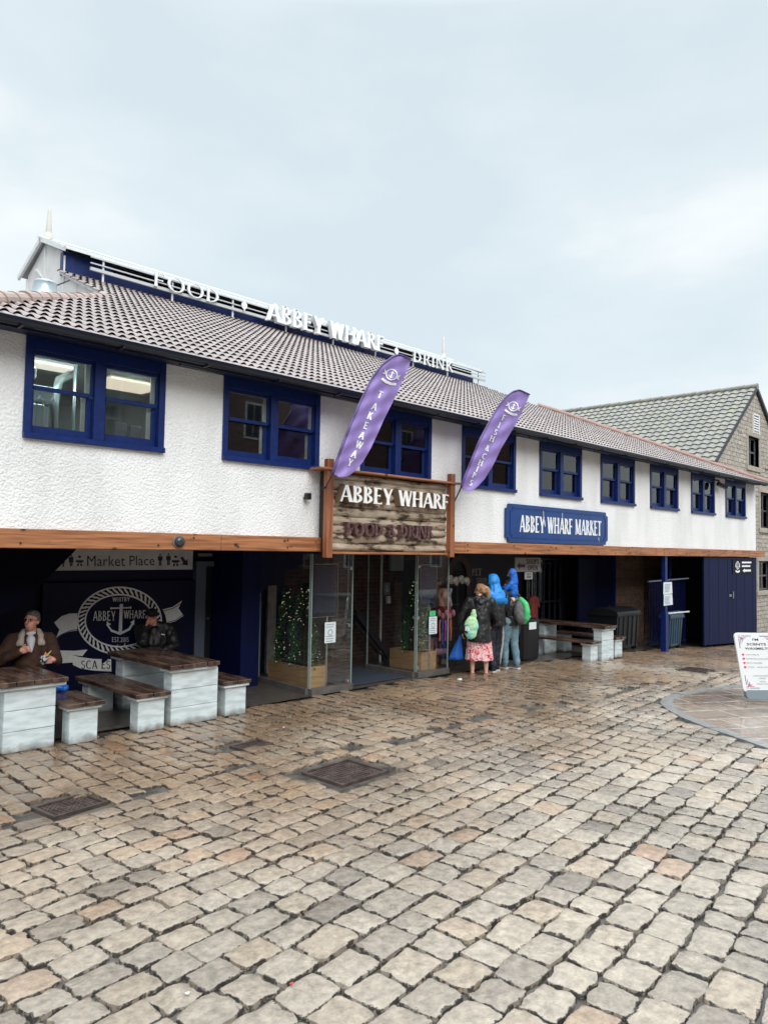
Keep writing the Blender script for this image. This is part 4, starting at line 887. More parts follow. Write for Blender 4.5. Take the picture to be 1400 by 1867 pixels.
def menu(x0, x1, z0, z1, Y, label):
    t = thing('menu_display', label, 'display', ((x0+x1)/2, Y, 0), 'menu displays on posts')
    mb = MB(); mb.bbox(x0,x1,Y,Y+.05,z0,z1,.008); mb.build('case', mat('display_case',(.012,.013,.02),.25), t); mb = MB()
    for a_, b_, c_, d_ in ((x0-.008,x0,z0,z1),(x1,x1+.008,z0,z1),(x0,x1,z1,z1+.008),(x0,x1,z0-.008,z0)): mb.box(a_,b_,Y-.006,Y+.02,c_,d_)
    mb.build('edge_trim', METAL, t)
    mb = MB(); mb.box(x0+.03,x1-.03,Y-.003,Y,z0+.06,z1-.03); mb.build('screen', mat('display_screen',(.02,.022,.04),.08,(.035,.035,.06),2), t)
    mb = MB(); c = (x0+x1)/2; mb.tube([(c+.08,Y+.03,.0),(c+.08,Y+.03,z0)],.016,10); mb.lathe((c+.08,Y+.03,0),[(.0,.015),(.15,.012),(.15,0)],20); mb.build('stand', METAL, t)
menu(7.22,7.72,1.13,1.92,.47,'dark menu display on a post behind the left glass screen')
menu(9.64,10.05,1.17,1.90,.47,'dark menu display on a post behind the right glass screen')
NOT = mat('notice_paper',(.66,.72,.74),.5)
def notice(x0, x1, z0, z1, Y, label, lines=6, col=None, ringy=True, txt=None):
    t = thing('notice', label, 'notice', ((x0+x1)/2, Y, (z0+z1)/2)); f = wallmap(Y)
    mb = MB(); mb.box(x0,x1,Y,Y+.003,z0,z1); mb.build('sheet', col or NOT, t); mb = MB(); h = z1-z0; w_ = x1-x0
    for i in range(lines):
        z = z1-h*(.10+.8*i/max(1,lines-1))
        if ringy and .35 < (z-z0)/h < .68: continue
        mb.decal([[(x0+w_*.12,z),(x1-w_*(.12+.2*random.random()),z),(x1-w_*.2,z-h*.035),(x0+w_*.12,z-h*.035)]], f, .001)
    if ringy: mb.decal(ring((x0+x1)/2,(z0+z1)/2,w_*.22,w_*.22,w_*.06,16), f, .001)
    if mb.v: mb.build('printing', mat('faint_print',(.22,.30,.38),.6), t)
    return t
notice(7.41,7.63,.74,1.05,.388,'white notice with a ring symbol on the left glass screen', 8)
notice(9.78,9.99,.71,1.01,.388,'white notice with a ring symbol on the right glass screen', 8)
notice(9.79,9.95,1.02,1.11,.388,'small green sticker above the notice on the right glass screen', 2, mat('green_sticker',(.06,.50,.22),.5), False)
mb = MB(); mb.add([(7.9,.50,.012),(9.35,.50,.012),(9.35,2.1,.012),(8.2,2.1,.012),(7.9,.50,.03),(9.35,.50,.03),(9.35,2.1,.03),(8.2,2.1,.03)], [(4,5,6,7),(0,1,5,4),(1,2,6,5),(2,3,7,6),(3,0,4,7)])
tag(mb.build('doormat', mat('blue_grey_mat',(.035,.05,.075),.75,(.025,.03,.045),30,bump=.6,bscale=120), None, origin=(8.6,1.2,0)), 'wide blue grey mat on the floor of the glass porch', 'mat')
# planters with clipped lit shrubs
PLK = mwood('planter_pine', (.50,.31,.15), (.36,.20,.09), .5, (.8,.8,10), True)
def shrub(cx, cy, z0, h, r, label, seed):
    rg = np.random.default_rng(seed); t = thing('lit_shrub', label, 'shrub', (cx,cy,z0), 'clipped shrubs with fairy lights'); mb = MB()
    mb.tube([(cx,cy,z0),(cx,cy,z0+h*.8)], [.03,.01], 6); mb.build('trunk', mat('bark',(.03,.02,.015),.8), t)
    lf = MB()
    for i in range(5200):
        f = rg.random()**.8; rr = r*(1-f*.80)*(1+.16*math.sin(f*17+seed)+.12*rg.normal()); a = rg.random()*6.283; q = math.sqrt(rg.uniform(.35,1))
        c = Vector((cx+rr*q*math.cos(a), cy+rr*q*math.sin(a), z0+f*h)); d = Vector((math.cos(a), math.sin(a), rg.uniform(-.2,.9))).normalized(); s = Vector((rg.normal(),rg.normal(),rg.normal())).cross(d).normalized(); l = rg.uniform(.015,.032)
        lf.add([c, c+d*l*.6+s*l*.35, c+d*l*1.3, c+d*l*.6-s*l*.35], [(0,1,2,3)])
    lf.build('foliage', mat('dark_box_leaf',(.04,.11,.05),.4,(.06,.15,.06),9), t, recalc=False)
    lt = MB()
    for i in range(70):
        f = rg.random()**.8; rr = r*(1-f*.8)*1.06; a = rg.uniform(-3.6,.6); lt.ball((cx+rr*math.cos(a), cy+rr*math.sin(a), z0+f*h), .0034, 0, 5, 4)
    lt.build('fairy_lights', mat('fairy_light',(1,.85,.6),.5,emit=(1,.80,.52),es=2.2), t)
def planter(x0, x1, y0, y1, h, label):
    t = thing('planter_box', label, 'planter', ((x0+x1)/2,(y0+y1)/2,0), 'wooden planter boxes in the porch')
    mb = MB()
    for i in range(2):
        a, b_ = .02+i*(h-.02)/2, .02+(i+1)*(h-.02)/2-.004
        mb.bbox(x0,x1,y0,y0+.03,a,b_,.004); mb.bbox(x0,x1,y1-.03,y1,a,b_,.004); mb.bbox(x0,x0+.03,y0+.03,y1-.03,a,b_,.004); mb.bbox(x1-.03,x1,y0+.03,y1-.03,a,b_,.004)
    mb.build('box_boards', PLK, t); mb = MB(); mb.box(x0+.03,x1-.03,y0+.03,y1-.03,h-.07,h-.04); mb.build('soil', mat('soil',(.02,.014,.01),.9), t)
planter(7.33,7.68,.66,1.66,.36,'pine planter box behind the left glass screen')
planter(9.90,10.30,.66,1.44,.36,'pine planter box behind the right glass screen')
shrub(7.50,.98,.32,1.30,.27,'taller front lit shrub in the left planter',1); shrub(7.50,1.42,.32,1.18,.22,'rear lit shrub in the left planter',2); shrub(10.06,1.0,.32,1.26,.27,'lit shrub in the right planter',3)
# ramp board, pole, sanitiser in the porch
mb = MB(); mb.beam((9.72,2.25,.92),(10.42,2.05,.05),.05,.26,(0,1,0)); mb.beam((9.72,2.2,1.06),(10.42,2.0,.19),.06,.03,(0,1,0)); mb.beam((9.72,2.2,.78),(10.42,2.0,-.0),.06,.03,(0,1,0))
tag(mb.build('handrail', mat('dark_rail',(.03,.03,.035),.4), None, origin=(10,2.1,0)), 'dark sloping stair panel with rails inside the porch', 'stair rail')
mb = MB(); mb.tube([(10.27,2.05,0),(10.27,2.05,2.1)],.022,8); tag(mb.build('white_pole', WHITE, None, origin=(10.27,2.05,0)), 'slim pale pole standing inside the porch by the brick wall', 'pole')
mb = MB(); mb.tube([(9.78,2.46,1.0),(9.78,2.46,2.05)],.010,8); tag(mb.build('conduit', WHITE, None, origin=(9.78,2.46,1.0)), 'thin pale conduit running down the porch brick wall', 'conduit')
t = thing('hand_sanitiser', 'wall dispenser with grey accessibility plate on the porch pole', 'dispenser', (10.35,1.98,1.2))
mb = MB(); mb.bbox(10.29,10.45,1.985,2.0,1.28,1.52,.003); mb.build('plate', mat('plate_grey',(.2,.2,.22),.5), t); mb = MB(); mb.bbox(10.33,10.42,1.93,1.985,1.12,1.26,.01); mb.build('dispenser_body', WHITE, t)
mb = MB(); mb.decal([disc(10.36,1.46,.012,.012,10)]+ring(10.37,1.38,.035,.035,.008,14,-200,60)+[[(10.35,1.37),(10.36,1.37),(10.36,1.45),(10.35,1.45)]], wallmap(1.985), .001); mb.build('wheelchair_symbol', SGN, t)
mb = MB(); mb.bbox(10.9,11.3,2.42,2.5,1.72,2.1,.01); mb.bbox(7.25,7.9,2.25,2.33,1.95,2.06,.01)
tag(mb.build('light_housing', mat('grey_housing',(.22,.24,.27),.5), None, origin=(9,2.4,1.9)), 'pale grey housings high at the back of the porch', 'housing')
# wall lamp, camera
t = thing('bulkhead_lamp', 'round grey bulkhead lamp on the timber beam', 'lamp', (4.65,-.08,2.21)); mb = MB(); mb.ball((4.65,-.115,2.215),(.066,.05,.066),0,18,12); mb.build('lamp_dome', mat('smoked_dome',(.05,.055,.06),.12,metal=.3), t, smooth=True); mb = MB(); mb.tube([(4.65,-.079,2.215),(4.65,-.10,2.215)],.075,20); mb.build('lamp_base', mat('lamp_grey',(.2,.2,.21),.4), t)
t = thing('security_camera', 'small black security camera on a bracket between the last two windows', 'camera', (21.5,-.1,4.15)); mb = MB(); mb.tube([(21.45,-.0,4.28),(21.47,-.12,4.25),(21.5,-.16,4.15)],.02,8); mb.build('bracket', BLACKP, t); mb = MB(); mb.beam((21.42,-.12,4.16),(21.68,-.26,4.06),.09,.09); mb.build('camera_body', BLACKP, t)
# roof ventilator
t = thing('roof_vent', 'pale metal roof ventilator cowl beside the white gable', 'vent', (4.1,4.6,5.7)); c = atz(82,548,6.02); c.z = at(82,513,c.y).z-.84; mb = MB(); mb.lathe((c.x,c.y,c.z),[(.0,0),(.21,0),(.21,.42),(.25,.44),(.25,.49),(.205,.53),(.185,.70),(.17,.80),(.175,.81),(.165,.83),(0,.84)],24); mb.build('cowl', mat('galvanised_cowl',(.50,.58,.62),.3,(.42,.5,.54),6,metal=.5), t, smooth=True)
mb = MB(); mb.tube([(c.x+.14,c.y,c.z+.80),(c.x+.42,c.y+.1,c.z+1.0)],.012,6); mb.build('stay_rod', BLACKP, t)
# ================================================================== stone house at the right
STONE = mbrick('coursed_sandstone', (.50,.45,.39), (.38,.34,.29), (.26,.235,.21), .42, .155, .012, .9, rough=.85, dist=.03, noisec=.45)
house = thing('stone_house', 'stone gabled house with mossy tiled roof behind the far end of the wharf', 'house', (29.4,1.5,-1))
HG = 1.5; HX0, HX1, HXA = 25.05, 33.75, 29.4; HE, HA_ = 5.02, 8.42
wins = [(28.62,29.75,5.45,6.55),(29.85,31.1,3.2,4.55),(29.6,31.0,.85,1.95)]
mb = MB()
def gable_with_holes():
    # columns of stone between openings, butted end to end
    rows = sorted({-1.2, *[w_[2] for w_ in wins], *[w_[3] for w_ in wins], HE})
    for i in range(len(rows)-1):
        z0, z1_ = rows[i], rows[i+1]; cuts = [(w_[0], w_[1]) for w_ in wins if w_[2] < z1_-.01 and w_[3] > z0+.01]; x = HX0
        for a, b_ in sorted(cuts): mb.box(x, a, HG, HG+.4, z0, z1_); x = b_
        mb.box(x, HX1, HG, HG+.4, z0, z1_)
    sl = (HA_-HE)/(HXA-HX0); z0 = HE
    for z1_ in (5.45, 6.55, HA_):
        def xa(z): return HX0+(z-HE)/sl, HX1-(z-HE)/sl
        a0, b0 = xa(z0); a1, b1 = xa(z1_); pol = []
        hs = [w_ for w_ in wins if w_[2] <= z0+.01 and w_[3] >= z1_-.01]
        if hs: w_ = hs[0]; pol = [[(a0,z0),(w_[0],z0),(w_[0],z1_),(a1,z1_)], [(w_[1],z0),(b0,z0),(b1,z1_),(w_[1],z1_)]]
        else: pol = [[(a0,z0),(b0,z0),(b1,z1_),(a1,z1_)]]
        for p in pol:
            n = len(p); mb.add([(x,HG,z) for x,z in p]+[(x,HG+.4,z) for x,z in p], [tuple(range(n)), tuple(range(2*n-1,n-1,-1))]+[(i,(i+1)%n,n+(i+1)%n,n+i) for i in range(n)])
        z0 = z1_
rows_ = None
wins_top = 5.45
# rectangular part up to the eaves, then the gable
def rect_part():
    rows = sorted({-1.2, .85, 1.95, 3.2, 4.55, HE})
    for i in range(len(rows)-1):
        z0, z1_ = rows[i], rows[i+1]; cuts = [(w_[0], w_[1]) for w_ in wins if w_[2] < z0+.02 and w_[3] > z1_-.02]; x = HX0
        for a, b_ in sorted(cuts): mb.box(x, a, HG, HG+.4, z0, z1_); x = b_
        mb.box(x, HX1, HG, HG+.4, z0, z1_)
rect_part()
sl_ = (HA_-HE)/(HXA-HX0)
def gxa(z): return HX0+(z-HE)/sl_, HX1-(z-HE)/sl_
for z0, z1_, hole in ((HE,5.45,None),(5.45,6.55,wins[0]),(6.55,HA_-.02,None)):
    a0, b0 = gxa(z0); a1, b1 = gxa(z1_)
    pol = [[(a0,z0),(hole[0],z0),(hole[0],z1_),(a1,z1_)], [(hole[1],z0),(b0,z0),(b1,z1_),(hole[1],z1_)]] if hole else [[(a0,z0),(b0,z0),(b1,z1_),(a1,z1_)]]
    for p in pol:
        n = len(p); mb.add([(x,HG,z) for x,z in p]+[(x,HG+.4,z) for x,z in p], [tuple(range(n)), tuple(range(2*n-1,n-1,-1))]+[(i,(i+1)%n,n+(i+1)%n,n+i) for i in range(n)])
mb.box(HX0,HX0+.4,HG+.4,16,-1.2,HE); mb.box(HX1-.4,HX1,HG+.4,16,-1.2,HE)
for i in range(46):                       # rough-faced blocks standing proud
    z = .1+random.random()*6.5; a_, b_ = gxa(max(z, HE)); x = random.uniform(max(27.2,a_+.3), min(33,b_-.6)); z = -.6+round((z+.6)/.155)*.155
    if any(w_[0]-.6 < x < w_[1]+.2 and w_[2]-.4 < z < w_[3]+.3 for w_ in wins): continue
    mb.bbox(x, x+.38, HG-.02-.02*random.random(), HG+.01, z+.01, z+.145, .008)
mb.build('stone_wall', STONE, house)
DRESS = mat('dressed_stone',(.42,.37,.31),.8,(.33,.29,.24),6,bump=.3,bscale=30)
for i, (x0, x1, z0, z1_) in enumerate(wins):
    f = MB(); f.bbox(x0-.16,x1+.16,HG-.04,HG+.2,z1_,z1_+.26,.01); f.bbox(x0-.16,x1+.16,HG-.05,HG+.2,z0-.18,z0,.01); f.bbox(x0-.14,x0,HG-.03,HG+.2,z0+.001,z1_-.001,.01); f.bbox(x1,x1+.14,HG-.03,HG+.2,z0+.001,z1_-.001,.01)
    w_ = f.build('window', DRESS, house)
    f = MB(); zm = (z0+z1_)/2; dm = mat('grey_sash_paint',(.10,.10,.10),.5) if i != 1 else mat('dark_green_sash',(.03,.04,.045),.5)
    for a in ((x0,x0+.07,z0,z1_),(x1-.07,x1,z0,z1_),(x0+.07,x1-.07,z0,z0+.07),(x0+.07,x1-.07,z1_-.07,z1_),(x0+.07,x1-.07,zm-.03,zm+.03),((x0+x1)/2-.02,(x0+x1)/2+.02,z0+.07,zm-.03),((x0+x1)/2-.02,(x0+x1)/2+.02,zm+.03,z1_-.07)): f.box(a[0],a[1],HG+.12,HG+.17,a[2],a[3])
    f.build('frame', dm, w_); g = MB(); g.box(x0+.07,x1-.07,HG+.14,HG+.146,z0+.07,z1_-.07); g.build('pane', GLASS, w_)
    g = MB(); g.box(x0,x1,HG+.21,HG+.22,z0,z1_); g.build('curtain', mat('net_curtain',(.36,.37,.37),.8,(.22,.23,.23),8,stretch=(8,1,.5)), w_)
mb = MB(); vx0, vx1, vz0, vz1 = 29.12, 29.68, 6.72, 7.38
for k in range(7): mb.add([(vx0,HG-.05,vz0+k*.092),(vx1,HG-.05,vz0+k*.092),(vx1,HG-.01,vz0+.085+k*.092),(vx0,HG-.01,vz0+.085+k*.092)],[(0,1,2,3)])
mb.box(vx0-.05,vx0,HG-.06,HG-.002,vz0-.03,vz1+.05); mb.box(vx1,vx1+.05,HG-.06,HG-.002,vz0-.03,vz1+.05); mb.box(vx0,vx1,HG-.06,HG-.002,vz1,vz1+.05)
mb.build('louvre_vent', WHITE, house)
mb = MB(); HS = (HA_-HE)/(HXA-HX0); ha = math.atan(HS); ln_ = (HXA-HX0+.25)/math.cos(ha)
MOSS = roofmat('mossy_tiles', (.235,.225,.20), (.19,.185,.165), moss=(.235,.225,.165))
tile_roof(mb, (HX0-.25,HG-.08,HE-.25*HS+.05), (0,-1,0), (math.cos(ha),0,math.sin(ha)), lambda v: -15.0, lambda v: -.02, 0, ln_-.05, .30, .30, .035, 8, .05)
hr = mb.build('roof', MOSS, house, smooth=False, recalc=False)
mb = MB()
mb.add([(HX0-.25,HG-.08,HE-.25*HS+.03),(HXA,HG-.08,HA_+.03),(HXA,16.5,HA_+.03),(HX0-.25,16.5,HE-.25*HS+.03)],[(0,1,2,3)])
mb.add([(HX1+.25,HG-.08,HE-.25*HS+.03),(HXA,HG-.08,HA_+.03),(HXA,16.5,HA_+.03),(HX1+.25,16.5,HE-.25*HS+.03)],[(0,1,2,3)])
mb.build('roof_underlay', MOSS, hr, recalc=False)
mb = MB(); caps(mb, (HXA,HG-.1,HA_+.06), (HXA,16.5,HA_+.06), .11, .45); mb.build('ridge_tiles', MOSS, hr)
mb = MB(); mb.beam((HX0-.2,HG-.06,HE-.2*HS),(HXA,HG-.06,HA_),.08,.13,(0,0,1)); mb.beam((HX1+.2,HG-.06,HE-.2*HS),(HXA,HG-.06,HA_),.08,.13,(0,0,1)); mb.build('verge', mat('dark_verge',(.035,.035,.045),.6), house)
# ================================================================== brick terrace across the street (seen in the window glass)
ter = thing('brick_terrace', 'dark red brick terrace with white windows across the street, reflected in the glass', 'building', (12,-24,0))
TB = mbrick('terrace_brick', (.22,.12,.10), (.16,.09,.075), (.28,.25,.23), .45, .15, .016, .4)
mb = MB(); mb.box(-14,46,-30,-24,-.5,11); mb.build('wall', TB, ter)
for i in range(14):
    for z in (1.0, 4.4, 7.8):
        x = -9+i*3.9; f = MB(); f.box(x,x+1.1,-24,-23.95,z,z+1.9); w_ = f.build('window', WHITE, ter)
        g = MB(); g.box(x+.1,x+.53,-23.949,-23.94,z+.1,z+1.8); g.box(x+.57,x+1.0,-23.949,-23.94,z+.1,z+1.8); g.build('pane', mat('dark_pane',(.02,.022,.028),.15), w_)
# ================================================================== gates, post, bins at the right
gate = thing('blue_gate', 'tall blue boarded gate at the right end under the beam', 'gate', (22.7,0,-.5))
for i in range(2):
    a, b_ = 20.7+i*2.06, 20.7+i*2.06+2.04; mb = MB(); n = 6
    for k in range(n):
        x = a+(b_-a)*k/n; mb.bbox(x+.002, x+(b_-a)/n-.002, -.01-.004*(k%2), .04, gz(x)+.07, 2.10, .004)
    mb.build('gate_leaf', DOORBLUE, gate)
mb = MB(); mb.tube([(22.74,-.05,.9),(22.74,-.05,1.1)],.02,8); mb.bbox(22.5,22.7,-.03,-.015,.95,1.02,.003); mb.build('latch', METAL, gate)
t = thing('emblem_sign', 'small black sign with white anchor emblem and arrow on the blue gate', 'sign', (23.3,-.03,1.8)); f = wallmap(-.03)
mb = MB(); mb.box(22.75,24.4,-.03,-.018,1.62,2.02); mb.build('plate', mat('plate_black',(.004,.005,.012),.6,spec=.2), t)
mb = MB(); mb.decal(emblem(23.15,1.86,.13,1,0), f, .001); mb.decal([[(23.5,1.97),(24.3,1.97),(24.3,1.92),(23.5,1.92)],[(23.5,1.86),(24.2,1.86),(24.2,1.81),(23.5,1.81)],[(23.55,1.70),(23.75,1.76),(23.75,1.73),(24.25,1.73),(24.25,1.67),(23.75,1.67),(23.75,1.64)]], f, .001); mb.build('sign_marks', SGN, t)
rail = thing('railing', 'dark blue vertical bar railing between the noticeboard post and the blue gate', 'railing', (19.6,.5,-.4))
mb = MB()
for i in range(26):
    x = 18.45+i*.088; mb.box(x-.009,x+.009,.49,.51,gz(x)+.08,1.44)
mb.build('bars', DOORBLUE, rail)
mb = MB(); mb.beam((18.4,.5,1.45),(20.68,.42,1.50),.05,.03); mb.build('top_rail', mat('worn_rail',(.14,.17,.24),.5), rail); mb = MB(); mb.beam((18.4,.5,gz(18.4)+.12),(20.68,.5,gz(20.68)+.18),.05,.03); mb.build('bottom_rail', DOORBLUE, rail)
mb = MB(); mb.box(19.9,20.0,.6,.7,gz(20),2.12); mb.build('gate_post', DOORBLUE, rail)
post = thing('notice_post', 'blue square post under the beam with two white notices pinned to it', 'post', (18.3,0,gz(18.3)))
mb = MB(); mb.bbox(18.20,18.36,-.05,.09,gz(18.3),.72,.006); mb.bbox(18.24,18.36,-.02,.08,.72,2.117,.004); mb.build('shaft', BLUE, post)
for z0, z1_, dx in ((1.16,1.46,0),(.88,1.155,.02)):
    mb = MB(); mb.add([(18.05+dx,-.055,z0),(18.56+dx,-.06,z0+.01),(18.55+dx,-.05,z1_),(18.06+dx,-.055,z1_),(18.05+dx,-.05,z0),(18.56+dx,-.055,z0+.01),(18.55+dx,-.045,z1_),(18.06+dx,-.05,z1_)],[(0,1,2,3),(4,5,6,7),(0,1,5,4),(1,2,6,5),(2,3,7,6),(3,0,4,7)]); q = mb.build('paper', NOT, post)
    mb = MB(); f = wallmap(-.062)
    for k in range(6): mb.decal([[(18.12,z1_-.05-k*.035),(18.35+.15*random.random(),z1_-.05-k*.035),(18.35+.1*random.random(),z1_-.06-k*.035),(18.12,z1_-.06-k*.035)]], f, .001)
    mb.build('printing', mat('faint_print',(.22,.30,.38),.6), q)
def big_bin(x0,x1,y0,y1,z0,h,m,label,cat='bin',lid=True,name='wheelie_bin'):
    t = thing(name, label, cat, ((x0+x1)/2,(y0+y1)/2,z0)); mb = MB(); i = .05
    vs = [(x0+i,y0+i,z0+.08),(x1-i,y0+i,z0+.08),(x1-i,y1-i,z0+.08),(x0+i,y1-i,z0+.08),(x0,y0,z0+h*.86),(x1,y0,z0+h*.86),(x1,y1,z0+h*.86),(x0,y1,z0+h*.86)]
    mb.add(vs, [(0,3,2,1),(0,1,5,4),(1,2,6,5),(2,3,7,6),(3,0,4,7)])
    for k in range(5): x = x0+.1+(x1-x0-.24)*k/4; mb.beam((x+.02,y0+i*.7,z0+.14),(x+.02,y0+.0,z0+h*.8),.03,.03,(0,1,0))
    mb.bbox(x0-.03,x1+.03,y0-.04,y1+.03,z0+h*.82,z0+h*.87,.01); mb.build('body', m, t)
    mb = MB(); n = 8; vs = []; 
    for k in range(n+1):
        a = math.pi*k/n; yy = (y0+y1)/2-math.cos(a)*(y1-y0+.06)/2; zz = z0+h*.872+math.sin(a)*h*.13; vs += [(x0-.02,yy,zz),(x1+.02,yy,zz)]
    mb.add(vs, [(2*k,2*k+1,2*k+3,2*k+2) for k in range(n)]+[tuple(2*k for k in range(n+1)), tuple(2*k+1 for k in range(n,-1,-1))]); mb.build('lid', m, t)
    for px_ in (x0+.12, x1-.12):
        w_ = MB(); w_.tube([(px_-.03,y0+.1,z0+.08),(px_+.03,y0+.1,z0+.08)],.08,14); w_.build('wheel', BLACKP, t)
    return t
big_bin(16.85,18.02,.55,1.35,gz(17.4),1.05,mat('charcoal_plastic',(.010,.011,.014),.4),'large charcoal wheelie bin with domed lid beside the sandstone wall')
big_bin(19.05,19.85,.22,.47,gz(19.4),.98,mat('blue_grey_plastic',(.035,.075,.11),.4,(.025,.055,.085),5),'blue grey wheelie bin in front of the blue railing')
mb = MB(); mb.beam((18.42,.10,.66),(20.1,.16,.63),.03,.03); tag(mb.build('white_batten', WHITE, None, origin=(19.4,.1,.64)), 'long white batten lying across the top of the blue grey wheelie bin', 'batten')
def litter(x0,x1,y0,y1,h,label):
    z0 = gz(x0); t = thing('litter_bin', label, 'bin', ((x0+x1)/2,(y0+y1)/2,z0), 'black litter bins'); mb = MB(); n = 24; cx, cy = (x0+x1)/2,(y0+y1)/2
    prof = []
    for k in range(n):
        a = 2*math.pi*k/n; c, s = math.cos(a), math.sin(a); e = 5; q = (abs(c)**e+abs(s)**e)**(-1/e); prof.append((c*q, s*q))
    rows = [(z0+.01,.93),(z0+.06,.97),(z0+h*.5,1),(z0+h*.9,1),(z0+h,.98)]; vs = [(cx+p[0]*(x1-x0)/2*r, cy+p[1]*(y1-y0)/2*r, z) for z, r in rows for p in prof]
    mb.add(vs, [(i*n+k,i*n+(k+1)%n,(i+1)*n+(k+1)%n,(i+1)*n+k) for i in range(len(rows)-1) for k in range(n)]+[tuple((len(rows)-1)*n+k for k in range(n))]); mb.build('body', BLACKP, t)
    mb = MB(); vs = [(cx+p[0]*(x1-x0)/2*r, cy+p[1]*(y1-y0)/2*r, z) for z, r in ((z0+h*.88,1.03),(z0+h*.92,1.03),(z0+h*.92,1.0)) for p in prof]; mb.add(vs, [(i*n+k,i*n+(k+1)%n,(i+1)*n+(k+1)%n,(i+1)*n+k) for i in range(2) for k in range(n)]); mb.build('rim', mat('bin_rim',(.02,.02,.022),.3), t)
    mb = MB(); w_ = (x1-x0); mb.box(x0+w_*.25,x0+w_*.65,y0-.012,y0-.004,z0+h*.76,z0+h*.93); mb.build('label_sheet', NOT, t)
    mb = MB(); mb.ball((cx,cy,z0+h+.01),(.16,.12,.05),0,10,6); mb.ball((cx+.12,cy-.05,z0+h+.03),(.08,.07,.05),0,8,5); mb.build('rubbish', mat('carrier_white',(.5,.56,.62),.4,(.1,.3,.6),14), t, smooth=True)
litter(12.72,13.35,.42,.95,.84,'square black litter bin nearest the boarded table, rubbish on top')
litter(12.30,12.66,.85,1.3,.84,'black litter bin half hidden behind the man in jeans')
# A-board
def aboard():
    t = thing('a_board', 'white pavement sign for SCENTS WAXMELTS with red hearts at the right edge', 'sign', tuple(atz(1392,1276,0)))
    p = atz(1357.5,1274,.02); R_ = Vector((math.cos(YAW-.05),-math.sin(YAW-.05),0)); U_ = (Vector((0,0,1))-R_*.125-Vector((math.sin(YAW),math.cos(YAW),0))*-.10).normalized(); Nn = R_.cross(U_)
    W_, H_ = .64, .985
    def f(x, z, d): return tuple(p+R_*x+U_*z+Nn*d)
    def rr(x0,x1,z0,z1_,r,n=6):
        o = []
        for cx, cz, a0 in ((x1-r,z1_-r,0),(x0+r,z1_-r,90),(x0+r,z0+r,180),(x1-r,z0+r,270)):
            for k in range(n+1): a = math.radians(a0+90*k/n); o.append((cx+r*math.cos(a), cz+r*math.sin(a)))
        return o
    mb = MB(); mb.decal([rr(0,W_,.09,H_,.07)], lambda x,z,d: f(x,z,d-.03), .03); mb.build('panel', mat('board_white',(.78,.80,.81),.3), t)
    mb = MB(); mb.decal([rr(.02,W_-.02,.0,.13,.05)], lambda x,z,d: f(x,z,d-.06), .085); mb.build('base', mat('board_base_grey',(.22,.27,.30),.4), t)
    nv_ = mat('board_navy',(.04,.05,.16),.5); rd = mat('board_red',(.75,.05,.12),.5)
    N_ = []; Rr = []
    for sx_, sz_ in ((1,1),(-1,1),(1,-1),(-1,-1)):
        def q(x, z): return ((.055+x) if sx_ > 0 else W_-.055-x, (H_-.045-z) if sz_ > 0 else .155+z)
        def rc(x0,z0,x1,z1_): a = q(x0,z0); b_ = q(x1,z1_); return [(a[0],a[1]),(b_[0],a[1]),(b_[0],b_[1]),(a[0],b_[1])]
        N_ += [rc(.05,0,.20,.008), rc(0,.05,.008,.19), rc(.03,.045,.09,.053), rc(.05,.03,.058,.09)]
        Rr += [rc(0,0,.03,.004), rc(0,.026,.03,.03), rc(0,0,.004,.03), rc(.026,0,.03,.03), rc(.03,.025,.12,.032), rc(.025,.03,.032,.13)]
    mb = MB(); mb.decal(N_, f, .002, 0, .0003); mb.build('navy_corner_lines', nv_, t)
    def heart(x, z, s): return [(x+s*16*math.sin(a)**3/17, z+s*(13*math.cos(a)-5*math.cos(2*a)-2*math.cos(3*a)-math.cos(4*a))/17) for a in [2*math.pi*k/24 for k in range(24)]]
    for k in range(4): Rr.append(heart(.085,.655-k*.062,.022))
    mb = MB(); mb.decal(Rr, f, .0025, 0, .0003); mb.build('red_hearts_and_lines', rd, t)
    K = mat('board_black',(.02,.02,.025),.5); mb = MB()
    for s, x0, x1, z0, z1_ in (("I'M",.27,.36,.865,.90),('SCENTS',.17,.47,.795,.83),('WAXMELTS',.13,.51,.73,.765)): put_font(mb, bfont(s,x0,x1,z0,z1_,.015), f, .003)
    mb.build('heading', K, t); mb = MB(); g_ = mat('board_grey_print',(.25,.27,.32),.5)
    for s, x0, x1, z in (('WAX MELTS',.12,.33,.645),('HOME FRAGRANCES',.12,.46,.583),('BATH BOMBS',.12,.36,.521),('SOAP   AND MORE',.12,.50,.459),('COME AND FIND US',.18,.46,.33),('INSIDE',.27,.37,.295),('AND THE',.27,.36,.245),('MARKET PLACE',.22,.42,.21)): put_font(mb, bfont(s,x0,x1,z,z+.02,.0), f, .003)
    mb.build('small_print', g_, t)
aboard()
# ================================================================== shops at the back
t = thing('blue_shop_door', 'dark blue double door with steel handle at the back of the undercroft', 'door', (18.4,2.0,gz(18)))
mb = MB(); mb.box(17.55,18.50,2.0,2.06,gz(18)+.02,2.03); mb.box(18.53,19.42,2.0,2.06,gz(18)+.02,2.03); mb.build('door_leaf', NAVY, t); mb = MB(); mb.box(19.42,19.5,1.96,2.08,gz(19.4),2.117); mb.build('door_frame', BLUE, t)
mb = MB(); mb.box(19.16,19.22,1.985,2.0,.50,.72); mb.tube([(19.19,1.97,.62),(19.05,1.95,.62)],.016,8); mb.build('door_handle', METAL, t)
t = thing('shop_window', 'dark shop window with arched panes and goods behind, beside the blue door', 'window', (16.6,2.5,-.2))
mb = MB(); m_ = mat('shop_frame',(.012,.014,.03),.5)
for i in range(7): mb.box(15.9+i*.27-.02,15.9+i*.27+.02,2.50,2.56,-.1,2.0)
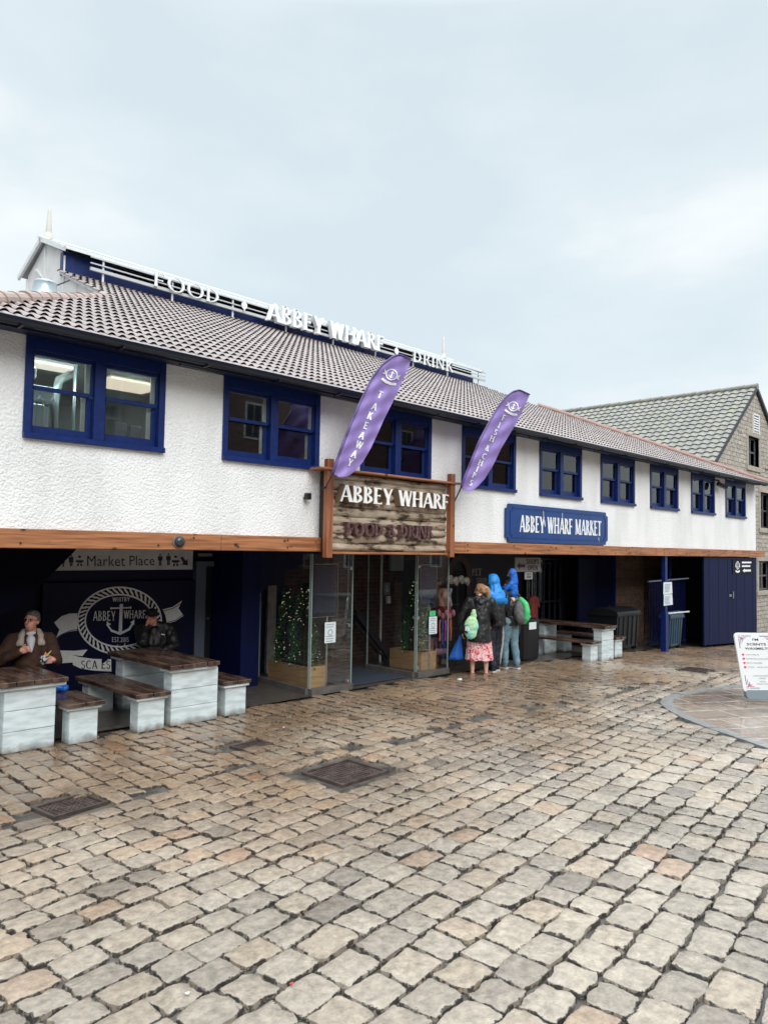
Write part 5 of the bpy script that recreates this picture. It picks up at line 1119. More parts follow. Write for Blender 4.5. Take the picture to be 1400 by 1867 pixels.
for z in (.0,.85,1.95): mb.box(15.9,17.52,2.49,2.57,z,z+.05)
for i in range(6): mb.decal(ring(16.035+i*.27,1.75,.115,.15,.02,10,0,180), wallmap(2.5), .02)
mb.build('frame', m_, t); mb = MB(); mb.box(15.9,17.52,2.53,2.535,0,1.95); mb.build('pane', GLASS, t)
mb = MB()
for i in range(6):
    for z in (.05,.9): 
        if random.random() < .8: mb.box(15.93+i*.27,16.12+i*.27,2.57,2.59,z+.05+.2*random.random(),z+.45+.3*random.random())
mb.build('posters', mat('poster_stock',(.16,.07,.05),.6,(.10,.09,.12),6), t)
def text_board(name, label, cat, x0, x1, z0, z1_, Y, lines, bg, fg, arrow=False, dep=.02):
    t = thing(name, label, cat, ((x0+x1)/2,Y,z0)); mb = MB(); mb.box(x0,x1,Y,Y+dep,z0,z1_); mb.build('board', bg, t); mb = MB(); f = wallmap(Y)
    for s, a, b_, c, d in lines: mb.decal(fit(s, x0+(x1-x0)*a, x0+(x1-x0)*b_, z0+(z1_-z0)*c, z0+(z1_-z0)*d, w=.2, t=.15, gap=.1), f, .002)
    if arrow: mb.decal([[(x0+.05,z0+.12),(x0+.16,z0+.19),(x0+.16,z0+.15),(x0+.34,z0+.15),(x0+.34,z0+.09),(x0+.16,z0+.09),(x0+.16,z0+.05)]], f, .002)
    mb.build('lettering', fg, t); return t
BGp = mat('dull_white_board',(.22,.20,.20),.6,(.28,.26,.26),5); K_ = mat('board_ink',(.01,.01,.012),.6)
text_board('shops_open_board','grey hanging board lettered SHOPS OPEN with a black arrow','sign',12.50,13.42,1.755,2.04,.5,[('SHOPS',.42,.92,.55,.9),('OPEN',.48,.88,.1,.45)],BGp,K_,True)
text_board('small_notice_board','small pale notice hung below the SHOPS OPEN board','sign',12.85,13.12,1.60,1.745,.5,[('SALE',.2,.8,.55,.85),('ROOM',.2,.8,.15,.45)],mat('pale_board',(.45,.44,.44),.6),K_)
t = thing('pet_shop_lettering', 'dull cream letters PET SHOP on the dark back wall', 'sign', (13.7,2.59,1.6)); mb = MB(); cr_ = mat('cream_letter',(.26,.23,.21),.6); f = wallmap(2.596)
a_ = at(860,1049,2.59); b__ = at(877,1049,2.59); mb.decal(fit('PET', a_.x, b__.x, 1.58, 1.75, w=.3, t=.2, gap=.08), f, .01); mb.build('word_pet', cr_, t)
mb = MB(); a_ = at(867,1060,2.59); b__ = at(888,1060,2.59); mb.decal(fit('SHOP', a_.x, b__.x, 1.36, 1.53, w=.3, t=.2, gap=.08), f, .01); mb.build('word_shop', cr_, t)
t = thing('arched_doorway', 'dark arched opening with brown surround at the back behind the hats', 'doorway', (13,2.58,0)); a_ = at(812,1060,2.59).x; b__ = at(856,1060,2.59).x
mb = MB(); mb.decal(ring((a_+b__)/2,1.55,(b__-a_)/2,.52,.16,16,0,180)+[[(a_,0),(a_+.16,0),(a_+.16,1.55),(a_,1.55)],[(b__-.16,0),(b__,0),(b__,1.55),(b__-.16,1.55)]], wallmap(2.595), .05); mb.build('surround', mat('brown_surround',(.07,.035,.025),.6), t)
mb = MB(); mb.box(a_+.16,b__-.16,2.575,2.59,0,1.7); mb.build('dark_leaf', DARK, t)
# display stand with hats, scarves and leads
t = thing('display_stand', 'black wire display stand holding hats and scarves outside the shop', 'stand', (10.75,.75,0))
mb = MB()
for x in (10.45, 10.75, 11.05): mb.tube([(x,.8,0),(x,.8,1.75)],.012,6)
for z in (.05,.7,1.15,1.5,1.72): mb.tube([(10.4,.78,z),(11.1,.78,z)],.009,6)
mb.build('frame', BLACKP, t)
mb = MB()
for i in range(12): mb.tube([(10.95+i*.05,.95,.03),(10.95+i*.05,.95,.62)],.005,5)
for z in (.1,.25,.4,.55): mb.tube([(10.95,.95,z),(11.55,.95,z)],.005,5)
tag(mb.build('wire_basket', BLACKP, None, origin=(11.25,.95,0)), 'black wire basket panel beside the display stand', 'basket')
FUR = mat('fur_hat',(.42,.38,.33),.9,(.12,.10,.08),12,bump=1,bscale=60,bdist=.01)
for i in range(4):
    c = at(820+i*10, 1056+(i%2)*3, .7); mb = MB(); M_ = Matrix.Rotation(.5+.3*i,3,'Y'); mb.ball(c,(.075,.06,.085),0,14,10,M_); mb.ball(c+Vector((.05,.02,-.05)),(.045,.04,.05),0,10,8)
    tag(mb.build('fur_hat', FUR, None, smooth=True, origin=tuple(c)), 'pale furry hat in the row on top of the display stand', 'hat', 'furry hats on the display stand')
def strip(name, px0, px1, py0, py1, Y, m, label, cat, grp, wav=.01):
    mb = MB(); n = 8; vs = []
    for k in range(n+1):
        q = py0+(py1-py0)*k/n; a = at(px0,q,Y); b_ = at(px1,q,Y); o = Vector((wav*math.sin(k*1.1+px0),wav*math.cos(k*.9+px0)*2,0)); vs += [a+o,(a+b_)/2+o-Vector((0,.015,0)),b_+o]
    n3 = [v+Vector((0,.02,0)) for v in vs]
    F1 = [(3*k+j,3*k+j+1,3*k+j+4,3*k+j+3) for k in range(n) for j in range(2)]; L_ = len(vs)
    mb.add(vs+n3, F1+[tuple(i+L_ for i in reversed(f)) for f in F1]+[(3*k,3*k+3,L_+3*k+3,L_+3*k) for k in range(n)]+[(3*k+2,3*k+5,L_+3*k+5,L_+3*k+2) for k in range(n)])
    tag(mb.build(name, m, None, smooth=True, origin=tuple(at((px0+px1)/2,py1,Y))), label, cat, grp)
cols = [((.30,.16,.10),(.08,.04,.04)),((.38,.24,.17),(.12,.05,.04)),((.22,.10,.08),(.35,.22,.15)),((.42,.30,.20),(.2,.1,.07)),((.03,.06,.14),(.3,.3,.32))]
for i, (c1, c2) in enumerate(cols):
    strip('scarf', 801+i*4.6, 805+i*4.6, 1073, 1105, .72, mat('scarf_knit_%s' % ('brown rust tan cream navy'.split()[i]), c1, .9, c2, 25, stretch=(1,1,.25)), 'striped scarf hanging in the row below the furry hats', 'scarf', 'scarves hung on the display stand')
PK = mat('patterned_pink_knit',(.45,.16,.18),.9,(.10,.05,.07),30)
for i in range(5):
    c = at(800+i*6.5, 1118+(i%2)*6, .70); mb = MB(); mb.ball(c,(.045,.04,.07),0,10,8); tag(mb.build('woolly_glove', PK, None, smooth=True, origin=tuple(c)), 'pink patterned knitted glove bundle halfway up the display stand', 'gloves', 'knitted gloves on the display stand')
for i, c1 in enumerate(((.70,.16,.16),(.05,.10,.35),(.50,.10,.42),(.35,.08,.30),(.65,.25,.10))):
    strip('dog_lead', 801+i*5, 802.6+i*5, 1130, 1168+(i*7)%14, .70, mat('lead_%s' % ('coral blue magenta plum orange'.split()[i]), c1, .7), ('coral blue magenta plum orange'.split()[i])+' dog lead hanging low on the display stand', 'dog lead', 'dog leads hung on the display stand', .004)
for i in range(3):
    c = at(797+i*7, 1188, .7); mb = MB(); mb.ball(c,(.06,.05,.06),0,10,8); tag(mb.build('soft_toy', mat('soft_toy_pink',(.30,.14,.15),.9,(.14,.08,.09),20), None, smooth=True, origin=tuple(c)), 'dull pink soft toy in the lowest row of the display stand', 'toy', 'soft toys on the display stand')
t = thing('red_shop_coat', 'red garment hanging in the shop behind the litter bin', 'clothing', (13.7,1.4,.7)); c = at(969,1108,1.4); mb = MB(); mb.decal([[(-.06,.28),(.06,.28),(.14,.22),(.20,.02),(.14,.0),(.11,.10),(.12,-.28),(-.12,-.28),(-.11,.10),(-.14,.0),(-.20,.02),(-.14,.22)]], lambda x,z,d: (c.x+x*1.1,c.y-d+.02*math.sin(x*30),c.z+z), .07); mb.build('cloth', mat('dull_red_cloth',(.22,.03,.025),.8,(.12,.02,.02),10), t); mb = MB(); mb.tube([c+Vector((0,0,.28)),c+Vector((0,0,1.0))],.008,6); mb.build('hanger', METAL, t)
# ================================================================== kitchen behind the first window
KT = mat('stainless',(.55,.60,.60),.35,(.42,.48,.48),3,metal=.6)
t = thing('ceiling_panel_light', 'warm rectangular ceiling light seen through the first window', 'light', (4.65,1.3,4.3)); mb = MB(); mb.box(4.25,5.0,1.0,1.65,4.29,4.32); mb.build('diffuser', mat('lit_panel',(1,.85,.65),.5,emit=(1,.80,.62),es=.75), t)
mb = MB(); mb.box(4.22,5.03,.97,1.68,4.321,4.335); mb.build('frame', METAL, t)
t = thing('ceiling_panel_light', 'pale strip light seen through the left half of the first window', 'light', (3.3,.9,4.3)); mb = MB(); mb.box(2.9,3.7,.8,1.1,4.27,4.30); mb.build('diffuser', mat('lit_strip',(1,.9,.8),.5,emit=(1,.88,.74),es=.8), t); mb = MB(); mb.box(2.88,3.72,.78,1.12,4.301,4.33); mb.build('frame', METAL, t)
t = thing('added_fill_light', 'added light out of view over the kitchen window head, brightening the room', 'light', (3.6,.35,4.3)); mb = MB(); mb.box(2.6,5.0,.30,.42,4.29,4.32); mb.build('tube', mat('fill_glow',(1,1,1),.5,emit=(.85,1,.97),es=14), t); mb = MB(); mb.box(2.58,5.02,.28,.44,4.321,4.334); mb.build('batten', METAL, t)  # glowing tube and batten added out of view to brighten the kitchen
t = thing('extractor_hood', 'pale metal extractor hood and duct in the kitchen behind the first window', 'hood', (3.0,.9,3.7))
mb = MB(); mb.bbox(2.5,3.30,.35,1.0,3.74,3.92,.02); mb.bbox(2.4,3.10,.35,.9,3.98,4.12,.02); mb.bbox(2.4,3.18,.3,.34,3.36,3.70,.01); mb.build('canopy', KT, t); mb = MB(); mb.tube([(3.45,.7,3.3),(3.45,.7,3.95),(3.5,.75,4.1),(3.65,.8,4.2)],.05,12); mb.tube([(3.62,.6,3.2),(3.62,.6,4.28)],.02,8); mb.build('duct', KT, t, smooth=True)
t = thing('worktop', 'steel kitchen worktop with trays behind the first window', 'worktop', (3.9,.9,2.5)); mb = MB(); mb.bbox(2.3,5.2,.45,1.2,3.30,3.36,.01); mb.bbox(3.95,4.55,.6,1.1,3.365,3.47,.02); mb.build('counter', KT, t)
mb = MB(); mb.bbox(2.6,3.3,.5,.55,3.38,3.72,.01); mb.build('splash_panel', KT, t)
t = thing('dinner_plate', 'white plate propped behind the right half of the first window', 'plate', (3.78,.3,3.36)); mb = MB(); mb.tube([(3.76,.31,3.42),(3.77,.28,3.42)],.11,24); mb.build('rim', SGN, t)
for i in range(3):
    mb = MB(); x = 2.98+i*.14; mb.tube([(x-.03,.3,3.74),(x,.3,3.79),(x+.03,.3,3.74)],.008,6); mb.tube([(x-.03,.3,3.40),(x-.03,.3,3.74)],.006,6); mb.tube([(x+.03,.3,3.40),(x+.03,.3,3.74)],.006,6)
    tag(mb.build('rack_hoop', METAL, None, origin=(x,.3,3.4)), 'wire hoop of the plate rack behind the lower left first window pane', 'rack', 'wire hoops in the kitchen window')
for x, z, c1 in ((4.25,3.55,(.08,.08,.09)),(4.45,3.53,(.10,.10,.11))):
    mb = MB(); mb.bbox(x-.07,x+.09,.7,.74,z-.07,z+.14,.01); tag(mb.build('clipboard', mat('dark_sheet',(.06,.06,.07),.5), None, origin=(x,.7,z)), 'dark sheet standing on the kitchen worktop by the white plate', 'clipboard', 'dark sheets on the kitchen worktop')
# scraps of litter
def scrap(px, py, s, m, label):
    c = atz(px, py, .012); c.z += gz(c.x); mb = MB(); mb.ball(c,(s,s*.6,s*.25),0,9,6,Matrix.Rotation(px,3,'Z')); mb.ball(c+Vector((s*.7,.0,.0)),(s*.6,s*.5,s*.3),0,8,5); tag(mb.build('litter_scrap', m, None, smooth=True, origin=tuple(c)), label, 'litter')
scrap(837,1238,.05,SGN,'crumpled white napkin on the cobbles by the woman in the skirt'); scrap(531,1793,.011,mat('red_scrap',(.6,.03,.02),.4),'tiny red scrap on the near cobbles')
scrap(341,1811,.012,SGN,'small white scrap on the near cobbles left of the red scrap'); scrap(517,1326,.014,SGN,'tiny white scrap on the cobbles right of the middle bench')
# ================================================================== people
def rotm(f):                                   # columns: right, forward, up
    f = Vector((f[0], f[1], 0)).normalized(); r = Vector((f.y, -f.x, 0)); return r, f, Vector((0,0,1))
class Fig:
    def __init__(s, base, fwd, k=1.0): s.b = Vector(base); s.r, s.f, s.u = rotm(fwd); s.k = k
    def p(s, r, f, u): return s.b+(s.r*r+s.f*f+s.u*u)*s.k
def capsule(bm, a, b, ra, rb, n=14, sq=None):
    a = Vector(a); b = Vector(b); d = b-a; L_ = d.length
    if L_ < 1e-5: d = Vector((0,0,1))
    d.normalize(); x = d.cross(Vector((0,0,1)) if abs(d.z) < .9 else Vector((1,0,0))).normalized(); y = x.cross(d); rows = []
    for t in (-1,-.8,-.45,0): ang = t*math.pi/2; rows.append((a+d*(math.sin(ang)*ra), ra*math.cos(ang)+1e-4))
    for t in (0,.45,.8,1): ang = t*math.pi/2; rows.append((b+d*(math.sin(ang)*rb), rb*math.cos(ang)+1e-4))
    vs = []
    for c, r in rows: vs.append([bm.verts.new(c+(x*math.cos(2*math.pi*k/n)+y*math.sin(2*math.pi*k/n))*r) for k in range(n)])
    for i in range(len(vs)-1):
        for k in range(n): bm.faces.new((vs[i][k],vs[i][(k+1)%n],vs[i+1][(k+1)%n],vs[i+1][k]))
    bm.faces.new(vs[0][::-1]); bm.faces.new(vs[-1])
def ellip(bm, c, rad, R=None, n=18, m=12):
    c = Vector(c); rows = []
    for j in range(m+1):
        ph = math.pi*j/m; row = []
        for i in range(n):
            th = 2*math.pi*i/n; q = Vector((rad[0]*max(math.sin(ph),1e-3)*math.cos(th), rad[1]*max(math.sin(ph),1e-3)*math.sin(th), rad[2]*math.cos(ph)))
            if R is not None: q = R @ q
            row.append(bm.verts.new(c+q))
        rows.append(row)
    for j in range(m):
        for i in range(n): bm.faces.new((rows[j][i],rows[j][(i+1)%n],rows[j+1][(i+1)%n],rows[j+1][i]))
    bm.faces.new(rows[0][::-1]); bm.faces.new(rows[-1])
def blob(name, fn, m, parent, vox=.011, smooth=3, disp=0, dscale=.12, cut=None):
    bm = bmesh.new(); fn(bm); bmesh.ops.recalc_face_normals(bm, faces=bm.faces); me = bpy.data.meshes.new('tmp'); bm.to_mesh(me); bm.free()
    o = bpy.data.objects.new('tmp', me); C.objects.link(o)
    r = o.modifiers.new('r', 'REMESH'); r.mode = 'VOXEL'; r.voxel_size = vox
    s_ = o.modifiers.new('s', 'SMOOTH'); s_.iterations = smooth; s_.factor = .5
    dg = bpy.context.evaluated_depsgraph_get(); dg.update(); me2 = bpy.data.meshes.new_from_object(o.evaluated_get(dg)); bpy.data.objects.remove(o); bpy.data.meshes.remove(me)
    off = OFF[parent.name]
    if disp:                                    # cloth folds
        no = [v.normal.copy() for v in me2.vertices]
        for v, nn in zip(me2.vertices, no):
            c = v.co; q = mnoise.noise(Vector((c.x/dscale, c.y/dscale, c.z/dscale*.8)))+.5*mnoise.noise(Vector((c.x/dscale*2.3+5, c.y/dscale*2.3, c.z/dscale*1.5)))
            v.co = c+nn*disp*q
    if cut:
        bm = bmesh.new(); bm.from_mesh(me2); bmesh.ops.bisect_plane(bm, geom=bm.verts[:]+bm.edges[:]+bm.faces[:], plane_co=cut[0], plane_no=cut[1], clear_outer=True); bm.to_mesh(me2); bm.free()
    for v in me2.vertices: v.co -= off
    me2.name = name; me2.materials.clear(); me2.materials.append(m); me2.polygons.foreach_set('use_smooth', [True]*len(me2.polygons)); me2.update()
    o = bpy.data.objects.new(name, me2); C.objects.link(o); o.parent = parent; OFF[o.name] = off; return o
SKIN = mat('skin', (.68,.42,.33), .5, (.62,.36,.28), 18); SKINR = mat('ruddy_skin', (.72,.36,.27), .5, (.64,.28,.21), 14)
def head(bm, F, c, look, s=1.0, jaw=1.0, tilt=0):
    """c = head centre, look = facing direction; returns (right, forward, up) of the head"""
    f = Vector(look).normalized(); r = f.cross(Vector((0,0,1))).normalized(); u = r.cross(f)
    if tilt: q = Matrix.Rotation(tilt, 3, f); r = q @ r; u = q @ u
    R = Matrix((r, f, u)).transposed(); P_ = lambda a, b_, c_: Vector(c)+(r*a+f*b_+u*c_)*s
    ellip(bm, P_(0,-.012,.03), (.076*s,.094*s,.092*s), R); ellip(bm, P_(0,.018,-.045), (.058*s*jaw,.070*s,.072*s), R); ellip(bm, P_(0,.04,-.085), (.032*s,.032*s,.025*s), R)
    capsule(bm, P_(0,.088,.020), P_(0,.116,-.020), .010*s, .014*s, 8)                 # nose
    for sg in (-1,1):
        ellip(bm, P_(sg*.076,-.005,-.008), (.010*s,.018*s,.030*s), R, 10, 8); ellip(bm, P_(sg*.038,.050,-.028), (.022*s,.02*s,.022*s), R, 10, 8); capsule(bm, P_(sg*.012,.083,.035), P_(sg*.05,.070,.035), .009*s, .008*s, 8)
    capsule(bm, P_(-.018,.082,-.058), P_(.018,.082,-.058), .009*s, .009*s, 8)            # mouth
    return P_, R
def hand(bm, w_, d, side, s=1.0, curl=.5, thumb=1):
    """w_ = wrist, d = direction of the palm, side = across the palm (towards the thumb)"""
    d = Vector(d).normalized(); side = Vector(side); side = (side-d*side.dot(d)).normalized(); n = d.cross(side)
    palm = Vector(w_)+d*.045*s
    for k in (-1.5,-.5,.5,1.5):
        root = Vector(w_)+side*k*.019*s; kn = root+d*.085*s; capsule(bm, root+d*.01*s, kn, .014*s, .012*s, 8)
        ln = (.030,.036,.038,.033)[int(k+1.5)]*s; m1 = kn+(d*math.cos(curl)+n*math.sin(curl))*ln; m2 = m1+(d*math.cos(curl*2.1)+n*math.sin(curl*2.1))*ln*.8
        capsule(bm, kn, m1, .0105*s, .0095*s, 8); capsule(bm, m1, m2, .0095*s, .0080*s, 8)
    t0 = Vector(w_)+side*.026*s*thumb+d*.02*s; t1 = t0+(side*thumb*.7+d*.7+n*.3)*.036*s; t2 = t1+(side*thumb*.25+d*.9+n*.4)*.03*s
    capsule(bm, t0, t1, .014*s, .011*s, 8); capsule(bm, t1, t2, .011*s, .009*s, 8)
def eyes(P_, parent, s=1.0):
    mb = MB()
    for sg in (-1,1): mb.ball(P_(sg*.030,.080,.014), .0095*s, 0, 8, 6)
    mb.build('eyes', mat('eye_dark',(.03,.02,.018),.2), parent, smooth=True)
def mixv(a, b, t): return Vector(a)*(1-t)+Vector(b)*t
def limb(bm, pts, rs):
    for i in range(len(pts)-1): capsule(bm, pts[i], pts[i+1], rs[i], rs[i+1])
# ---- seated man in the brown jacket
t = thing('person', 'seated grey haired man in glasses and brown jacket with cream collar, holding food', 'person', (3.55,1.35,0))
F = Fig((3.52,1.36,0), (-.35,-.94)); q = F.p
hc = q(.0,.03,1.215); look = (-.70,-.62,.10)
RS, LS = q(.20,.0,.99), q(-.20,.0,.99); RE, LE = q(.335,.10,.755), q(-.29,.08,.74); RW, LW = q(.10,.27,.89), q(-.25,.30,.775)
hips = [q(.09,0,.50), q(-.09,0,.50)]; kn = [q(.12,.40,.50), q(-.12,.40,.50)]; an = [q(.13,.38,.10), q(-.13,.38,.10)]; cache_ = {}
def body(bm):
    cache_['P'] = head(bm, F, hc, look, 1.04)[0]
    capsule(bm, q(0,-.01,.98), q(0,.015,1.14), .062, .056); capsule(bm, q(0,0,.56), q(0,-.01,.90), .13, .14)
    limb(bm, [RS,RE,RW], [.055,.045,.033]); limb(bm, [LS,LE,LW], [.055,.045,.033])
    for h_, k_, a_ in zip(hips, kn, an): limb(bm, [h_,k_,a_], [.08,.065,.045]); capsule(bm, a_, a_+F.f*.14-Vector((0,0,.04)), .04, .035)
    hand(bm, RW, (q(-.02,.29,.93)-RW), F.u, 1.0, 1.1, 1); hand(bm, LW, (q(-.16,.38,.775)-LW), F.u, 1.0, .9, 1)
blob('body', body, SKINR, t, .0075, 2); P_ = cache_['P']; eyes(P_, t, 1.0)
def hair(bm):
    f = Vector(look).normalized(); r = f.cross(Vector((0,0,1))).normalized(); R = Matrix((r, f, r.cross(f))).transposed()
    ellip(bm, P_(0,-.018,.056), (.083,.096,.078), R)
    for sg in (-1,1): ellip(bm, P_(sg*.072,-.02,.02), (.014,.04,.045), R, 10, 8)
blob('hair', hair, mat('grey_hair',(.16,.145,.135),.8,(.07,.06,.055),40,bump=.6,bscale=120,bdist=.004), t, .008, 2, .003, .02)
def jacket(bm):
    capsule(bm, q(0,0,.52), q(0,-.005,.78), .175, .185); capsule(bm, q(0,-.005,.78), q(0,0,.93), .185, .155); capsule(bm, q(.09,0,.74), q(.13,0,.96), .12, .09); capsule(bm, q(-.09,0,.74), q(-.13,0,.96), .12, .09)
    limb(bm, [RS,RE,mixv(RE,RW,.9)], [.088,.075,.052]); limb(bm, [LS,LE,mixv(LE,LW,.9)], [.088,.075,.052]); capsule(bm, RS, q(.05,-.02,1.055), .08, .05); capsule(bm, LS, q(-.05,-.02,1.055), .08, .05)
blob('jacket', jacket, mat('brown_suede',(.075,.034,.020),.85,(.045,.020,.012),6,bump=.4,bscale=80,bdist=.004), t, .011, 3, .012, .07)
def shirt(bm): capsule(bm, q(-.005,.172,.87), q(0,.10,1.0), .020, .055); capsule(bm, q(0,.03,1.02), q(0,.02,1.055), .066, .064)
blob('shirt', shirt, mat('white_shirt',(.62,.63,.66),.7), t, .009, 2)
CRM = mat('sherpa_collar',(.52,.45,.37),.95,(.44,.37,.30),40,bump=1,bscale=120,bdist=.006)
for sg in (-1,1):
    def collar(bm, sg=sg):
        limb(bm, [q(sg*.02,-.085,1.09),q(sg*.08,-.04,1.09),q(sg*.105,.05,1.035),q(sg*.105,.115,.955)], [.030,.034,.040,.034]); limb(bm, [q(sg*.105,.09,1.01),q(sg*.135,.10,.95)], [.032,.03])
    blob('collar', collar, CRM, t, .008, 2, .003, .02)
def jeans(bm):
    for h_, k_, a_ in zip(hips, kn, an): limb(bm, [h_,k_,a_], [.10,.08,.06])
    capsule(bm, hips[0], hips[1], .12, .12)
blob('trousers', jeans, mat('dark_navy_trousers',(.012,.014,.03),.8), t, .013, 2)
mb = MB(); K2 = mat('spectacle_frame',(.02,.012,.012),.3)
for sg in (-1,1):
    pts = [P_(sg*.032+.024*math.cos(a), .092+.004*abs(math.sin(a)), .012+.016*math.sin(a)) for a in [2*math.pi*k/14 for k in range(15)]]; mb.tube(pts, .0022, 5, cap=False); mb.tube([P_(sg*.056,.090,.016), P_(sg*.082,.0,.012)], .0025, 5)
mb.tube([P_(-.008,.096,.014), P_(.008,.096,.014)], .002, 5); mb.build('glasses', K2, t)
t = thing('wrapped_food', 'food in a printed paper wrap held by the man in the brown jacket', 'food', tuple(LW)); c = q(-.15,.40,.81); R_ = Matrix.Rotation(.5,3,'Y')
def fries(bm):
    for k in range(7): a = c+Vector((random.uniform(-.03,.05),random.uniform(-.02,.02),random.uniform(0,.03))); capsule(bm, a, a+Vector((random.uniform(.01,.05),0,random.uniform(.02,.055))), .012, .009, 6)
blob('filling', fries, mat('fried_filling',(.50,.24,.08),.6,(.6,.42,.18),30), t, .006, 1)
mb = MB(); mb.tube([c+Vector((-.025,0,-.07)), c+Vector((-.01,0,-.01)), c+Vector((.01,0,.025))], [.022,.042,.055], 12); mb.build('paper_wrap', mat('printed_paper',(.62,.63,.63),.6,(.03,.03,.04),26,lo=.5,hi=.56), t, smooth=True)
# ---- seated man in the black cap, chin on hand
t = thing('person', 'seated man in black cap and black jacket resting his cheek on his hand', 'person', (5.50,1.90,0)); F = Fig((5.50,1.98,0), (-.42,-.9)); q = F.p
hc = q(.06,.09,1.115); look = (-.42,-.88,-.12); RS, LS = q(.20,.02,.93), q(-.20,.02,.93); RE, RW = q(.18,.33,.79), q(.14,.21,.99); LE, LW = q(-.27,.15,.72), q(-.12,.30,.66)
hips = [q(.09,0,.46), q(-.09,0,.46)]; kn = [q(.12,.38,.48), q(-.12,.38,.48)]; an = [q(.13,.36,.10), q(-.13,.36,.10)]
def body(bm):
    cache_['P'] = head(bm, F, hc, look, .98, 1, -.12)[0]; capsule(bm, q(0,.0,.92), q(.04,.06,1.06), .06, .055); capsule(bm, q(0,0,.52), q(0,.0,.86), .13, .14)
    limb(bm, [RS,RE,RW], [.055,.045,.033]); limb(bm, [LS,LE,LW], [.055,.045,.033])
    for h_, k_, a_ in zip(hips, kn, an): limb(bm, [h_,k_,a_], [.08,.065,.045]); capsule(bm, a_, a_+F.f*.14-Vector((0,0,.04)), .04, .035)
    hand(bm, RW, (q(.11,.185,1.10)-RW), F.f, 1.05, .15, 1); hand(bm, LW, F.r*.9+F.f*.3, F.f, 1.0, .5, 1)
blob('body', body, SKINR, t, .0075, 2); P_ = cache_['P']; eyes(P_, t)
BLK = mat('black_shell_fabric',(.012,.012,.014),.5,(.008,.008,.009),8,bump=.5,bscale=14,bdist=.012)
def jacket(bm):
    capsule(bm, q(0,0,.50), q(0,-.005,.74), .18, .19); capsule(bm, q(0,-.0,.74), q(0,.01,.87), .19, .15); limb(bm, [RS,RE,mixv(RE,RW,.88)], [.092,.078,.052]); limb(bm, [LS,LE,mixv(LE,LW,.9)], [.092,.078,.052]); capsule(bm, RS, q(.04,.02,.99), .085, .07); capsule(bm, LS, q(-.04,.02,.99), .085, .07)
blob('jacket', jacket, BLK, t, .011, 3, .014, .08)
def cap(bm):
    f = Vector(look).normalized(); r = f.cross(Vector((0,0,1))).normalized(); R = Matrix((r, f, r.cross(f))).transposed(); ellip(bm, P_(0,-.015,.065), (.084,.102,.068), R); ellip(bm, P_(0,.10,.045), (.062,.055,.010), R); 
    for sg in (-1,1): ellip(bm, P_(sg*.05,-.03,.03), (.035,.06,.04), R)
blob('cap', cap, mat('black_cap_cotton',(.008,.008,.009),.8), t, .008, 2)
mb = MB(); c = q(-.13,.185,.87); mb.beam(c, c+F.r*.05+Vector((0,0,.012)), .004, .012, (0,0,1)); c = q(-.275,.05,.86); mb.beam(c, c+F.r*-.02+Vector((0,0,.035)), .006, .012, (0,1,0)); mb.build('reflective_marks', SGN, t)
def jeans(bm):
    for h_, k_, a_ in zip(hips, kn, an): limb(bm, [h_,k_,a_], [.10,.08,.06])
    capsule(bm, hips[0], hips[1], .12, .12)
blob('trousers', jeans, mat('black_trousers',(.008,.008,.012),.8), t, .013, 2)
bl = thing('blue_carrier_bag', 'bright blue bag on the short bench behind the far left table', 'bag', (3.62,.62,.45))
def bg(bm): ellip(bm, (3.60,.72,.49), (.085,.07,.05)); ellip(bm, (3.66,.67,.48), (.06,.06,.04))
blob('bag_body', bg, mat('royal_blue_plastic',(.01,.10,.42),.35), bl, .01, 2, .012, .05)
mb = MB(); mb.tube([(3.56,.70,.55),(3.58,.69,.60),(3.64,.69,.60),(3.66,.70,.55)], .008, 6); mb.build('bag_handle', mat('royal_blue_plastic',(.01,.10,.42),.35), bl)
